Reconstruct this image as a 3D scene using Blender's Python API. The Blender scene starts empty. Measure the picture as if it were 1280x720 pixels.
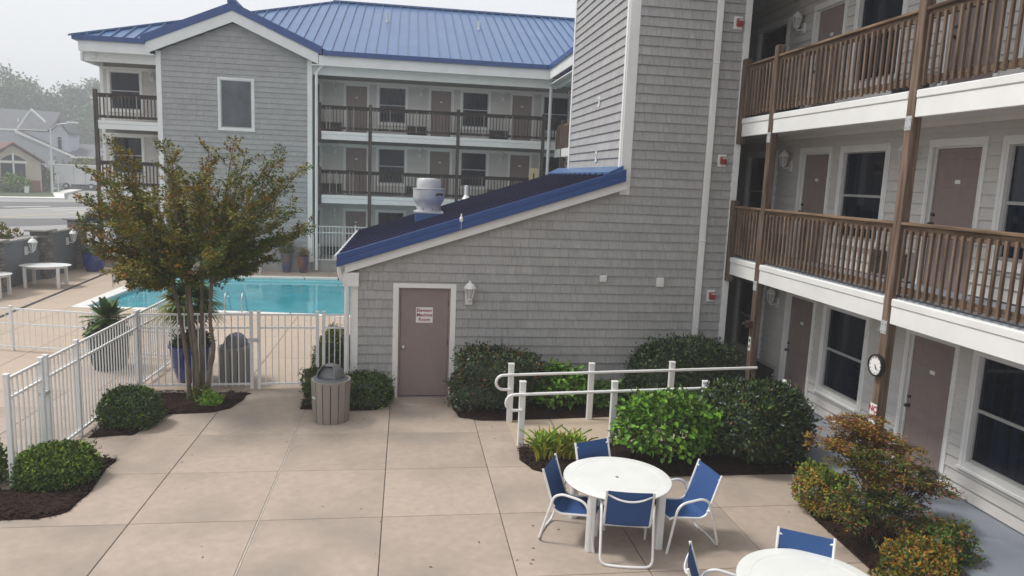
import bpy, bmesh, math, random
import numpy as np
from mathutils import Vector, Matrix
R = math.radians
rnd = random.Random(11)
nrg = np.random.default_rng(5)
sc = bpy.context.scene
COL = sc.collection

# ------------------------------------------------------------ camera
YAW, PIT, ROL, CAMH, FPX = 0.150068, 0.15107, 0.040734, 4.2806, 898.485
fw = Vector((math.sin(YAW)*math.cos(PIT), math.cos(YAW)*math.cos(PIT), -math.sin(PIT)))
rt = Vector((math.cos(YAW), -math.sin(YAW), 0)); up = rt.cross(fw)
r2 = math.cos(ROL)*rt + math.sin(ROL)*up; u2 = -math.sin(ROL)*rt + math.cos(ROL)*up
cd = bpy.data.cameras.new('camera'); cam = bpy.data.objects.new('camera', cd); COL.objects.link(cam)
cam.matrix_world = Matrix(((r2.x, u2.x, -fw.x, 0), (r2.y, u2.y, -fw.y, 0), (r2.z, u2.z, -fw.z, CAMH), (0, 0, 0, 1)))
cd.sensor_width = 36; cd.lens = 36*FPX/1280; cd.clip_start = 0.05; cd.clip_end = 2000
sc.camera = cam

# ------------------------------------------------------------ world, sun, exposure
w = bpy.data.worlds.new('World'); sc.world = w; w.use_nodes = True
nt = w.node_tree; nt.nodes.clear()
sky = nt.nodes.new('ShaderNodeTexSky'); sky.sky_type = 'NISHITA'; sky.sun_disc = False
sky.sun_elevation = R(56); sky.sun_rotation = R(-75); sky.dust_density = 5; sky.air_density = 1.0
hs = nt.nodes.new('ShaderNodeHueSaturation'); hs.inputs['Saturation'].default_value = 0.25
mx = nt.nodes.new('ShaderNodeMix'); mx.data_type = 'RGBA'; mx.inputs[0].default_value = 0.82
mx.inputs[7].default_value = (5.7, 5.8, 6.0, 1)          # even cloud deck mixed over the clear sky
bg = nt.nodes.new('ShaderNodeBackground'); bg.inputs['Strength'].default_value = 0.1
wo = nt.nodes.new('ShaderNodeOutputWorld')
nt.links.new(sky.outputs[0], hs.inputs['Color']); nt.links.new(hs.outputs[0], mx.inputs[6])
nt.links.new(mx.outputs[2], bg.inputs['Color']); nt.links.new(bg.outputs[0], wo.inputs['Surface'])
sl = bpy.data.lights.new('sun', 'SUN'); sl.energy = 1.4; sl.angle = R(10); sl.color = (1, .97, .92)
so = bpy.data.objects.new('sun', sl); COL.objects.link(so)
el, az = R(56), R(-75)                                     # azimuth clockwise from +Y
sd = Vector((math.sin(az)*math.cos(el), math.cos(az)*math.cos(el), math.sin(el)))
so.rotation_euler = sd.to_track_quat('Z', 'Y').to_euler()
so.location = (-20, 10, 40)
sc.view_settings.view_transform = 'Standard'; sc.view_settings.look = 'None'
sc.view_settings.gamma = 1; sc.view_settings.exposure = 0.82
cy = sc.cycles
cy.max_bounces = 6; cy.diffuse_bounces = 5; cy.glossy_bounces = 3; cy.transmission_bounces = 3
cy.volume_bounces = 1; cy.use_denoising = True; cy.caustics_reflective = False; cy.caustics_refractive = False

# ------------------------------------------------------------ materials
def lin(r, g, b):
    f = lambda c: (c/255/12.92) if c/255 <= .04045 else ((c/255+.055)/1.055)**2.4
    return (f(r), f(g), f(b))
M = {}
def pm(name, base, rough=.6, var=.12, scale=4, stretch=(1, 1, 1), bump=0., spec=.5, metal=0, rand=.06,
       dirt=None, dirt_amt=.0, dirt_scale=.6, col2=None, coat=0, bumpdist=.01, dirt_lo=.45, dirt_hi=.75, detail=5, gen=False):
    m = bpy.data.materials.new(name); m.use_nodes = True; n = m.node_tree.nodes; l = m.node_tree.links
    b = n['Principled BSDF']; b.inputs['Roughness'].default_value = rough
    b.inputs['Specular IOR Level'].default_value = spec; b.inputs['Metallic'].default_value = metal
    b.inputs['Coat Weight'].default_value = coat
    tc = n.new('ShaderNodeTexCoord'); oi = n.new('ShaderNodeObjectInfo')
    mul = n.new('ShaderNodeVectorMath'); mul.operation = 'MULTIPLY_ADD'
    mul.inputs[1].default_value = (1, 1, 1)
    cmb = n.new('ShaderNodeCombineXYZ'); mm = n.new('ShaderNodeMath'); mm.operation = 'MULTIPLY'; mm.inputs[1].default_value = 43
    l.new(oi.outputs['Random'], mm.inputs[0])
    for k in range(3): l.new(mm.outputs[0], cmb.inputs[k])
    l.new(tc.outputs['Object'], mul.inputs[0]); l.new(cmb.outputs[0], mul.inputs[2])
    mp = n.new('ShaderNodeMapping'); mp.inputs['Scale'].default_value = [s*scale for s in stretch]
    l.new(mul.outputs[0], mp.inputs[0])
    nz = n.new('ShaderNodeTexNoise'); nz.inputs['Scale'].default_value = 1; nz.inputs['Detail'].default_value = detail
    l.new(mp.outputs[0], nz.inputs['Vector'])
    mr = n.new('ShaderNodeMapRange'); mr.inputs[1].default_value = .3; mr.inputs[2].default_value = .7
    l.new(nz.outputs[0], mr.inputs[0])
    mix = n.new('ShaderNodeMix'); mix.data_type = 'RGBA'
    c2 = col2 or tuple(c*(1+var) for c in base); c1 = base if col2 else tuple(c*(1-var) for c in base)
    mix.inputs[6].default_value = (*c1, 1); mix.inputs[7].default_value = (*c2, 1)
    l.new(mr.outputs[0], mix.inputs[0]); out = mix.outputs[2]
    if dirt:
        n2 = n.new('ShaderNodeTexNoise'); n2.inputs['Scale'].default_value = dirt_scale; n2.inputs['Detail'].default_value = 6
        l.new(mul.outputs[0], n2.inputs['Vector'])
        r3 = n.new('ShaderNodeMapRange'); r3.inputs[1].default_value = dirt_lo; r3.inputs[2].default_value = dirt_hi; r3.inputs[4].default_value = dirt_amt
        l.new(n2.outputs[0], r3.inputs[0])
        x2 = n.new('ShaderNodeMix'); x2.data_type = 'RGBA'; l.new(r3.outputs[0], x2.inputs[0]); l.new(out, x2.inputs[6])
        x2.inputs[7].default_value = (*dirt, 1); out = x2.outputs[2]
    if name in ('concrete', 'deck', 'ramp'):
        n5 = n.new('ShaderNodeTexNoise'); n5.inputs['Scale'].default_value = 26; n5.inputs['Detail'].default_value = 2; l.new(mul.outputs[0], n5.inputs['Vector'])
        r5 = n.new('ShaderNodeMapRange'); r5.inputs[1].default_value = .70; r5.inputs[2].default_value = .76; r5.inputs[4].default_value = .25; l.new(n5.outputs[0], r5.inputs[0])
        x5 = n.new('ShaderNodeMix'); x5.data_type = 'RGBA'; l.new(r5.outputs[0], x5.inputs[0]); l.new(out, x5.inputs[6]); x5.inputs[7].default_value = (.12, .10, .085, 1); out = x5.outputs[2]
    if rand:
        h = n.new('ShaderNodeHueSaturation'); r4 = n.new('ShaderNodeMapRange')
        r4.inputs[3].default_value = 1-rand; r4.inputs[4].default_value = 1+rand
        l.new(oi.outputs['Random'], r4.inputs[0]); l.new(r4.outputs[0], h.inputs['Value']); l.new(out, h.inputs['Color']); out = h.outputs[0]
    l.new(out, b.inputs['Base Color'])
    if bump:
        bp = n.new('ShaderNodeBump'); bp.inputs['Strength'].default_value = bump; bp.inputs['Distance'].default_value = bumpdist
        l.new(nz.outputs[0], bp.inputs['Height']); l.new(bp.outputs[0], b.inputs['Normal'])
    M[name] = m
    return m
pm('shingle', (.382, .376, .369), .75, .11, 1, (45, 45, 3), .25, rand=.05, spec=.3)
pm('shingle_b', (.366, .360, .353), .75, .11, 1, (45, 45, 3), .25, rand=.05, spec=.3); pm('shingle_c', (.397, .391, .384), .75, .11, 1, (45, 45, 3), .25, rand=.05, spec=.3)
pm('lap', (.60, .58, .55), .7, .05, 1, (4, 4, 30), .1, rand=.035, spec=.3)
pm('sheath', (.36, .35, .33), .8, .05)
pm('trim', (.82, .82, .80), .45, .03, 3, rand=.02, dirt=(.55, .53, .5), dirt_amt=.25, dirt_scale=1.3)
pm('soffit', (.8, .79, .76), .6, .03, rand=.02)
pm('blue_roof', (.05, .125, .285), .3, .05, 2, rand=.03, spec=.5, dirt=(.09, .18, .33), dirt_amt=.5, dirt_scale=.7)
pm('shaded_rib', (.007, .008, .04), .4, .1, 3, rand=.1)  # ribs coloured darker than the pans; seam shading put into the colour
pm('navy_roof', (.022, .03, .15), .28, .1, 3, rand=.1)
pm('blue_trim', (.022, .066, .225), .3, .05, 3, rand=.02)
WB, WD = (.074, .045, .031), (.22, .158, .118)
pm('wood_v', WB, .75, 0, 1, (22, 22, 1.6), .35, rand=.2, col2=WD, spec=.25)
pm('wood_y', WB, .75, 0, 1, (22, 1.6, 22), .35, rand=.1, col2=(.28, .19, .12), spec=.25)
pm('wood_old_v', (.035, .028, .025), .8, 0, 1, (16, 16, 1.6), .2, rand=.2, col2=(.13, .105, .09), spec=.2)
pm('wood_old_x', (.03, .024, .021), .8, 0, 1, (1.6, 16, 16), .2, rand=.1, col2=(.085, .065, .055), spec=.2)
pm('door', (.26, .20, .188), .5, .05, 6, rand=.05, spec=.35)
pm('pane', (.006, .011, .022), .05, .75, 1, (9, 9, .5), rand=.4, spec=.32)
pm('pane_big', (.045, .055, .07), .05, .6, 1.2, rand=0, spec=.8)  # paler base colour stands in for reflections in the gable window
pm('sash', (.42, .42, .41), .4, .04)
pm('grille', (.06, .055, .052), .6, .1)
pm('steel', (.6, .6, .6), .25, .06, 10, metal=1)
pm('galv', (.58, .59, .60), .45, .08, 5, metal=.35, rand=.03)
pm('dark_metal', (.03, .03, .032), .4, .1)
pm('white_paint', (.8, .8, .79), .35, .03, 4, rand=.02, dirt=(.6, .58, .54), dirt_amt=.2, dirt_scale=2)
pm('table_top', (.76, .77, .74), .4, .03, 4, rand=.02, dirt=(.62, .64, .6), dirt_amt=.35, dirt_scale=2.5)
pm('fence', (.8, .81, .81), .4, .03, 4, rand=.03)
pm('sling', (.036, .088, .235), .7, .12, 1, (500, 500, 500), .2, rand=.06, spec=.2, bumpdist=.002)
pm('concrete', (.41, .332, .27), .8, .07, 9, rand=.06, bump=.12, dirt=(.275, .232, .196), dirt_amt=.85, dirt_scale=.8, dirt_lo=.46, dirt_hi=.72, bumpdist=.003)
pm('deck', (.46, .365, .285), .8, .06, 7, rand=.03, bump=.1, dirt=(.37, .31, .26), dirt_amt=.4, dirt_scale=.5, bumpdist=.003)
pm('ramp', (.47, .38, .285), .8, .06, 9, rand=.02, bump=.1, dirt=(.36, .3, .24), dirt_amt=.4, dirt_scale=1, bumpdist=.003)
pm('joint', (.10, .082, .068), .9, .2, 8)
pm('caulk', (.56, .51, .45), .7, .15, 9)
pm('walk', (.235, .26, .305), .55, .05, 6, rand=.02, dirt=(.16, .18, .21), dirt_amt=.5, dirt_scale=1)
pm('mulch', (.016, .0085, .0062), .95, .6, 40, bump=1, spec=.15, bumpdist=.03, col2=(.045, .024, .017))
pm('chip', (.028, .015, .011), .9, .5, 20, spec=.2, rand=.5)
pm('stucco', (.155, .17, .19), .85, .07, 30, bump=.3, rand=.03)
pm('stone', (.17, .16, .15), .8, .3, 12, bump=.5, rand=.35, dirt=(.27, .22, .17), dirt_amt=.5, dirt_scale=4)
pm('cap_stone', (.3, .29, .27), .8, .12, 8, bump=.2)
pm('cement', (.36, .36, .35), .85, .1, 5, bump=.1)
pm('water', (.05, .33, .40), .04, .14, 1.4, spec=.5, bump=.4, bumpdist=.02, rand=0, dirt=(.03, .27, .36), dirt_amt=.6, dirt_scale=.5)
pm('tile', (.3, .62, .66), .3, .08, 6)
pm('coping', (.74, .73, .70), .6, .04, 5, rand=.04)
pm('asphalt', (.125, .125, .128), .9, .08, 3, rand=.02, dirt=(.17, .17, .168), dirt_amt=.6, dirt_scale=.1)
pm('road_pale', (.30, .295, .285), .9, .06, 3, rand=.02, dirt=(.26, .255, .25), dirt_amt=.5, dirt_scale=.15)
pm('line_white', (.5, .5, .49), .8, .1, 3); pm('line_yellow', (.62, .5, .3), .8, .1, 3)
pm('grass', (.05, .075, .022), .9, .35, 2, rand=0)
pm('bark', (.10, .078, .058), .85, 0, 1, (14, 14, 3), .5, rand=.1, col2=(.21, .17, .13))
pm('stem', (.10, .06, .04), .8, .3, 10)
def leafmat(name, c, rough=.55, var=.3, spec=.22):
    pm(name, c, rough, var, 6, rand=.08, spec=spec)
    b = M[name].node_tree.nodes['Principled BSDF']
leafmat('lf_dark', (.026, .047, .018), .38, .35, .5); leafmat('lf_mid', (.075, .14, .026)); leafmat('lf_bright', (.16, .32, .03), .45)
leafmat('lf_lime', (.21, .32, .035)); leafmat('lf_yellow', (.42, .38, .06)); leafmat('lf_olive', (.20, .17, .02)); leafmat('lf_orange', (.33, .17, .022))
leafmat('lf_red', (.19, .055, .03)); leafmat('lf_rust', (.21, .085, .038)); leafmat('lf_palm', (.05, .10, .03), .4); leafmat('lf_grey', (.075, .095, .07))
leafmat('lf_hydr', (.105, .25, .025), .45); leafmat('lf_box', (.07, .115, .022)); leafmat('lf_tree', (.085, .135, .018), .45)
pm('pot_blue', (.014, .034, .22), .12, .25, 5, coat=.5); pm('pot_dark', (.014, .015, .018), .75, .2, 5)
pm('pot_ombre', (.07, .10, .20), .3, .2, 3, dirt=(.20, .14, .09), dirt_amt=.8, dirt_scale=2, dirt_lo=.4, dirt_hi=.6)
pm('pot_rust', (.30, .13, .07), .35, .2, 3, dirt=(.07, .08, .17), dirt_amt=.9, dirt_scale=2, dirt_lo=.45, dirt_hi=.6)
pm('slat', (.26, .235, .20), .65, .1, 1, (10, 10, 2), .1, rand=.06); pm('slat_dark', (.22, .21, .195), .65, .1, 1, (10, 10, 2), .1, rand=.06)
pm('lid', (.135, .14, .15), .42, .08, 6); pm('black', (.012, .012, .013), .5, .1)
pm('paper', (.8, .79, .77), .6, .02); pm('ink_red', (.33, .03, .045), .6, .05); pm('ink_black', (.02, .02, .02), .6, .05)
pm('red_plastic', (.30, .03, .025), .4, .1); pm('glass_frost', (.5, .5, .48), .2, .1, spec=.6); pm('brown_box', (.05, .015, .012), .4, .1)
pm('house_white', (.42, .44, .48), .7, .04); pm('house_roof', (.13, .135, .15), .85, .1, 3); pm('red_roof', (.17, .08, .065), .85, .12, 3)
pm('house_tan', (.50, .44, .36), .8, .05); pm('brick', (.22, .10, .075), .85, .2, 6); pm('trailer', (.62, .63, .64), .4, .03)
pm('rubber', (.02, .02, .02), .8, .1); pm('cream', (.6, .52, .32), .6, .05); pm('curtain', (.03, .032, .035), .9, .2, 1, (20, 20, 1))

# ------------------------------------------------------------ mesh helpers
class MB:
    def __init__(s): s.v = []; s.f = []; s.m = []
    def add(s, vs, fs, m=0):
        o = len(s.v); s.v += [tuple(v) for v in vs]; s.f += [tuple(i+o for i in f) for f in fs]; s.m += [m]*len(fs)
    def box(s, x0, x1, y0, y1, z0, z1, m=0):
        x0, x1 = min(x0, x1), max(x0, x1); y0, y1 = min(y0, y1), max(y0, y1); z0, z1 = min(z0, z1), max(z0, z1)
        s.add([(x0, y0, z0), (x1, y0, z0), (x1, y1, z0), (x0, y1, z0), (x0, y0, z1), (x1, y0, z1), (x1, y1, z1), (x0, y1, z1)],
              [(0, 3, 2, 1), (4, 5, 6, 7), (0, 1, 5, 4), (1, 2, 6, 5), (2, 3, 7, 6), (3, 0, 4, 7)], m)
    def bar(s, p, q, w, h, upv=(0, 0, 1), m=0):
        p, q = Vector(p), Vector(q); d = (q-p).normalized(); a = d.cross(Vector(upv)).normalized(); b = a.cross(d)
        a *= w/2; b *= h/2
        s.add([p-a-b, p+a-b, p+a+b, p-a+b, q-a-b, q+a-b, q+a+b, q-a+b],
              [(0, 1, 2, 3), (4, 7, 6, 5), (0, 4, 5, 1), (1, 5, 6, 2), (2, 6, 7, 3), (3, 7, 4, 0)], m)
    def tube(s, pts, r, n=8, m=0, cap=True):
        pts = [Vector(p) for p in pts]; N = len(pts); rr = r if isinstance(r, (list, tuple)) else [r]*N
        ref = None; vs = []
        for i, p in enumerate(pts):
            d = (pts[min(i+1, N-1)]-pts[max(i-1, 0)]).normalized()
            if ref is None: ref = d.orthogonal().normalized()
            ref = (ref-d*ref.dot(d)); ref = ref.normalized() if ref.length > 1e-6 else d.orthogonal().normalized()
            b = d.cross(ref)
            for k in range(n):
                a = 2*math.pi*k/n; vs.append(p+(ref*math.cos(a)+b*math.sin(a))*rr[i])
        fs = [(i*n+k, i*n+(k+1) % n, (i+1)*n+(k+1) % n, (i+1)*n+k) for i in range(N-1) for k in range(n)]
        if cap: fs += [tuple(range(n))[::-1], tuple(range((N-1)*n, N*n))]
        s.add(vs, fs, m)
    def lathe(s, prof, n=20, c=(0, 0, 0), m=0, cap=True, a0=0, a1=2*math.pi):
        full = abs(a1-a0-2*math.pi) < 1e-6; cols = n if full else n+1
        vs = [(c[0]+r*math.cos(a0+(a1-a0)*k/n), c[1]+r*math.sin(a0+(a1-a0)*k/n), c[2]+z) for r, z in prof for k in range(cols)]
        fs = []
        for i in range(len(prof)-1):
            for k in range(n):
                k2 = (k+1) % cols
                fs.append((i*cols+k, i*cols+k2, (i+1)*cols+k2, (i+1)*cols+k))
        if cap and full: fs += [tuple(range(cols))[::-1], tuple(range((len(prof)-1)*cols, len(prof)*cols))]
        s.add(vs, fs, m)
    def poly(s, pts, m=0): s.add(pts, [tuple(range(len(pts)))], m)
    def prism(s, pts, off, m=0):
        n = len(pts); off = Vector(off); a = [Vector(p) for p in pts]; b = [p+off for p in a]
        s.add(a+b, [tuple(range(n))[::-1], tuple(range(n, 2*n))]+[(i, (i+1) % n, n+(i+1) % n, n+i) for i in range(n)], m)
    def join(s, o): s.add(o.v, o.f); s.m[-len(o.m):] = o.m
    def mesh(s, name, mats, shift=(0, 0, 0), smooth=False, bev=0):
        me = bpy.data.meshes.new(name); sx, sy, sz = shift
        me.from_pydata([(x-sx, y-sy, z-sz) for x, y, z in s.v], [], s.f)
        for k in (mats if isinstance(mats, (list, tuple)) else [mats]): me.materials.append(M[k])
        if len(set(s.m)) > 1: me.polygons.foreach_set('material_index', s.m)
        bm = bmesh.new(); bm.from_mesh(me)
        bmesh.ops.recalc_face_normals(bm, faces=bm.faces)
        if bev:
            es = [e for e in bm.edges if len(e.link_faces) == 2 and e.calc_face_angle(0) > .6]
            bmesh.ops.bevel(bm, geom=es, offset=bev, segments=1, affect='EDGES', clamp_overlap=True)
        bm.to_mesh(me); bm.free()
        if smooth:
            me.polygons.foreach_set('use_smooth', [True]*len(me.polygons)); me.set_sharp_from_angle(angle=R(42))
        me.update()
        return me
WL = {}
def link(o, parent=None, loc=(0, 0, 0), rz=0):
    COL.objects.link(o); o.location = loc; o.rotation_euler = (0, 0, rz)
    if parent: o.parent = parent
    return o
def props(o, label=None, cat=None, group=None, kind=None):
    for k, v in (('label', label), ('category', cat), ('group', group), ('kind', kind)):
        if v: o[k] = v
    return o
def thing(name, label, cat, loc, rz=0, group=None, local=False):
    o = bpy.data.objects.new(name, None); o.empty_display_size = .2
    link(o, None, loc, rz); props(o, label, cat, group); WL[o] = Vector((0, 0, 0)) if local else Vector(loc)
    return o
def part(name, mb, mats, parent=None, loc=None, label=None, cat=None, group=None, kind=None, smooth=False, bev=0):
    if parent: sh = WL[parent]; lc = (0, 0, 0)
    else: lc = loc or (0, 0, 0); sh = Vector(lc)
    o = bpy.data.objects.new(name, mb.mesh(name, mats, sh, smooth, bev)); link(o, parent, lc); props(o, label, cat, group, kind); WL[o] = Vector(sh)
    return o
def inst(name, me, parent, loc, rz=0, label=None, kind=None):          # a piece sharing its mesh; loc in world (or thing) space
    o = bpy.data.objects.new(name, me); link(o, parent, Vector(loc)-WL[parent], rz); props(o, label, None, None, kind); WL[o] = Vector((0, 0, 0))
    return o
def copy_thing(root, loc, rz, label, group=None):
    c = root.copy(); COL.objects.link(c); c.location = loc; c.rotation_euler = (0, 0, rz); c['label'] = label
    if group: c['group'] = group
    def rec(a, b):
        for ch in a.children:
            d = ch.copy(); COL.objects.link(d); d.parent = b; rec(ch, d)
    rec(root, c)
    return c
class Fr:                                                             # a wall plane: u along, n outwards
    def __init__(s, o, u, n): s.o, s.u, s.n = Vector(o), Vector(u), Vector(n)
    def p(s, u, n, z): v = s.o+s.u*u+s.n*n; return (v.x, v.y, z)
    def box(s, mb, u0, u1, n0, n1, z0, z1, m=0):
        a = s.p(u0, n0, z0); b = s.p(u1, n1, z1); mb.box(a[0], b[0], a[1], b[1], z0, z1, m)
def courses(fr, u0, u1, z0, z1, exp, openings=(), ztop=None, tab=None, split=None, proud=.03):
    """siding courses: returns a list of (row, MB), openings are (ua,ub,za,zb)"""
    out = []; row = 0; z = z0
    while z < z1-.01:
        zt = min(z+exp, z1)
        br = sorted({u0, u1, *[min(max(o[k], u0), u1) for o in openings for k in (0, 1)]})
        segs = []
        for a, b in zip(br[:-1], br[1:]):
            if b-a < 1e-4: continue
            c = (a+b)/2; iv = [(z, zt)]
            for o in openings:
                if o[0] < c < o[1]:
                    nv = []
                    for lo, hi in iv:
                        if o[3] <= lo or o[2] >= hi: nv.append((lo, hi)); continue
                        if o[2] > lo: nv.append((lo, o[2]))
                        if o[3] < hi: nv.append((o[3], hi))
                    iv = nv
            for lo, hi in iv:
                if hi-lo < .004: continue
                if segs and abs(segs[-1][1]-a) < 1e-4 and segs[-1][2:] == (lo, hi): segs[-1] = (segs[-1][0], b, lo, hi)
                else: segs.append((a, b, lo, hi))
        for a, b, lo, hi in segs:
            cuts = [a]
            if split:
                x = a+split*(.45+.55*rnd.random())
                while x < b-.5: cuts.append(x); x += split
            cuts.append(b)
            for ca, cb in zip(cuts[:-1], cuts[1:]):
                mb = MB(); x = ca; g = .0042
                nn = lambda q: .003+(proud-.003)*(1-(q-z)/exp)
                while x < cb-1e-4:
                    wd = (tab*(.55+.9*rnd.random()) if tab else (.5 if ztop else 99)); xe = min(x+wd, cb)
                    if cb-xe < .05: xe = cb
                    d = rnd.uniform(0, .0028) if tab else 0
                    ya, yb = hi, hi
                    if ztop: ya, yb = max(min(hi, ztop(x)), lo), max(min(hi, ztop(xe)), lo)
                    if max(ya, yb)-lo > .003:
                        xa, xb = x+(g/2 if tab else 0), xe-(g/2 if tab else 0)
                        vs = [fr.p(xa, 0, lo), fr.p(xb, 0, lo), fr.p(xb, nn(lo)-d, lo), fr.p(xa, nn(lo)-d, lo),
                              fr.p(xa, 0, ya), fr.p(xb, 0, yb), fr.p(xb, nn(yb)-d, yb), fr.p(xa, nn(ya)-d, ya)]
                        mb.add(vs, [(0, 1, 2, 3), (3, 2, 6, 7), (0, 3, 7, 4), (1, 5, 6, 2), (4, 7, 6, 5)], rnd.choice((0, 0, 1, 2)) if tab else 0)
                    x = xe
                if mb.v: out.append((row, mb))
        z += exp; row += 1
    return out
def put_courses(lst, name, mat, parent, join=False, kind=None):
    if join:
        d = {}
        for r, mb in lst: d.setdefault(r, MB()).join(mb)
        lst = list(d.items())
    for r, mb in lst: part(name, mb, [mat, 'shingle_b', 'shingle_c'] if mat == 'shingle' else mat, parent, kind=kind)
def arc(c, r, a0, a1, n, ax, ay):                                      # points on an arc, ax/ay unit vectors
    c, ax, ay = Vector(c), Vector(ax), Vector(ay)
    return [c+ax*(r*math.cos(a0+(a1-a0)*i/n))+ay*(r*math.sin(a0+(a1-a0)*i/n)) for i in range(n+1)]
def smoothpath(pts, k=4):                                              # Catmull-Rom
    P = [Vector(p) for p in pts]; P = [2*P[0]-P[1]]+P+[2*P[-1]-P[-2]]; out = []
    for i in range(1, len(P)-2):
        for j in range(k):
            t = j/k; a, b, c, d = P[i-1], P[i], P[i+1], P[i+2]
            out.append(.5*((2*b)+(c-a)*t+(2*a-5*b+4*c-d)*t*t+(3*b-a-3*c+d)*t**3))
    out.append(P[-2]); return out
def fillet(pts, r, n=4):
    P = [Vector(p) for p in pts]; out = [P[0]]
    for i in range(1, len(P)-1):
        a, b, c = P[i-1], P[i], P[i+1]; d1 = (a-b); d2 = (c-b); t = min(r, d1.length*.45, d2.length*.45)
        p, q = b+d1.normalized()*t, b+d2.normalized()*t
        for k in range(n+1):
            s = k/n; out.append((1-s)**2*p+2*s*(1-s)*b+s*s*q)
    out.append(P[-1]); return out
def text_mesh(name, s, size, mat, depth=.002, bold=0, align='CENTER'):
    cu = bpy.data.curves.new(name, 'FONT'); cu.body = s; cu.size = size; cu.extrude = depth; cu.offset = bold; cu.align_x = align; cu.align_y = 'CENTER'
    o = bpy.data.objects.new(name, cu); COL.objects.link(o)
    dg = bpy.context.evaluated_depsgraph_get(); dg.update()
    me = bpy.data.meshes.new_from_object(o.evaluated_get(dg)); bpy.data.objects.remove(o); bpy.data.curves.remove(cu)
    # stand it up: text x -> x, text y -> z, facing -y
    for v in me.vertices: x, y, z = v.co; v.co = (x, -z, y)
    me.materials.clear(); me.materials.append(M[mat]); me.name = name
    return me
def clip(poly, a, b):                                                  # keep the part of a convex polygon left of a->b (2D)
    out = []
    sd_ = lambda p: (b[0]-a[0])*(p[1]-a[1])-(b[1]-a[1])*(p[0]-a[0])
    for i, p in enumerate(poly):
        q = poly[(i+1) % len(poly)]; s1, s2 = sd_(p), sd_(q)
        if s1 >= 0: out.append(p)
        if (s1 > 0 and s2 < 0) or (s1 < 0 and s2 > 0):
            t = s1/(s1-s2); out.append((p[0]+(q[0]-p[0])*t, p[1]+(q[1]-p[1])*t))
    return out
def area(p): return abs(sum(p[i][0]*p[(i+1) % len(p)][1]-p[(i+1) % len(p)][0]*p[i][1] for i in range(len(p))))/2

# ------------------------------------------------------------ ground, road
m = MB(); m.box(-400, 400, -150, 600, -1.0, -.14); part('ground', m, 'asphalt', loc=(0, 0, -.14), kind='structure')
def sheet(name, poly, z, mat, parent=None, kind=None, th=.0):
    m = MB(); m.poly([(x, y, z) for x, y in poly]) if not th else m.prism([(x, y, z-th) for x, y in poly], (0, 0, th))
    return part(name, m, mat, parent, None if parent else (poly[0][0], poly[0][1], z), kind=kind)
road = sheet('road', [(-14.2, 20), (-14.2, 46), (-26, 80), (-38, 88.5), (-39.6, 88.5), (-48, 83.5), (-90, 70), (-90, 20)], -.12, 'road_pale', kind='structure')
side_road = sheet('side_road', [(-26, 80), (-14, 60), (-14, 160), (-49, 160), (-49.5, 123), (-43.6, 102), (-38, 88.5)], -.118, 'road_pale', kind='structure')
sheet('asphalt_patch', [(-47, 76), (-40.5, 79.9), (-31, 86), (-25, 86), (-31, 75.8), (-34.8, 68.5), (-42, 64)], -.112, 'asphalt', road)
sheet('asphalt_patch', [(-36, 56), (-29.2, 57.6), (-24, 60.5), (-20.5, 62), (-23, 54), (-25.8, 50.4), (-33, 47)], -.112, 'asphalt', road)
sheet('asphalt_patch', [(-25, 44), (-19, 47), (-18.5, 46), (-24.5, 43)], -.112, 'asphalt', road)
def stripe(name, a, b, wd, mat, z=-.106):
    d = (Vector((*b, 0))-Vector((*a, 0))).normalized(); n = Vector((-d.y, d.x, 0))*wd/2
    sheet(name, [(a[0]+n.x, a[1]+n.y), (a[0]-n.x, a[1]-n.y), (b[0]-n.x, b[1]-n.y), (b[0]+n.x, b[1]+n.y)], z, mat, road)
stripe('lane_line', (-36, 55.2), (-30, 59.1), .3, 'line_yellow'); stripe('lane_line', (-30, 59.1), (-27, 66), .3, 'line_yellow')
for a, b in (((-36, 71.2), (-33.6, 74.3)), ((-33.5, 70), (-30.6, 73.5)), ((-31, 69), (-28, 72.6)), ((-28.6, 66.4), (-26, 70.4)), ((-46, 82), (-43.5, 84.3)), ((-43.6, 80.5), (-41, 83))):
    stripe('crossing_stripe', a, b, .8, 'line_white')
m = MB()
kp = [(-70, 76.5), (-48, 83.7), (-39.5, 88.6), (-38.4, 88.8), (-44.2, 102), (-49.8, 122.5), (-49.8, 150)]
ki = [(-70, 78.4), (-48.6, 85.5), (-41.2, 90.3), (-40.6, 91.4), (-46, 103), (-51.6, 123), (-51.6, 150)]
for i in range(len(kp)-1):
    m.prism([(*kp[i], -.13), (*kp[i+1], -.13), (*ki[i+1], -.13), (*ki[i], -.13)], (0, 0, .15))
part('sidewalk', m, 'coping', loc=(-48, 84, 0), kind='structure')
sheet('lawn', [(-110, 66), (-70, 78.42), (-48.6, 85.52), (-41.2, 90.32), (-40.6, 91.42), (-46, 103.02), (-51.6, 123.02), (-51.6, 170), (-160, 170)], -.01, 'grass', kind='structure', th=.1)
sheet('driveway', [(-52.5, 118), (-51.6, 124), (-60, 131), (-62, 125)], .0, 'coping', kind='structure')

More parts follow.
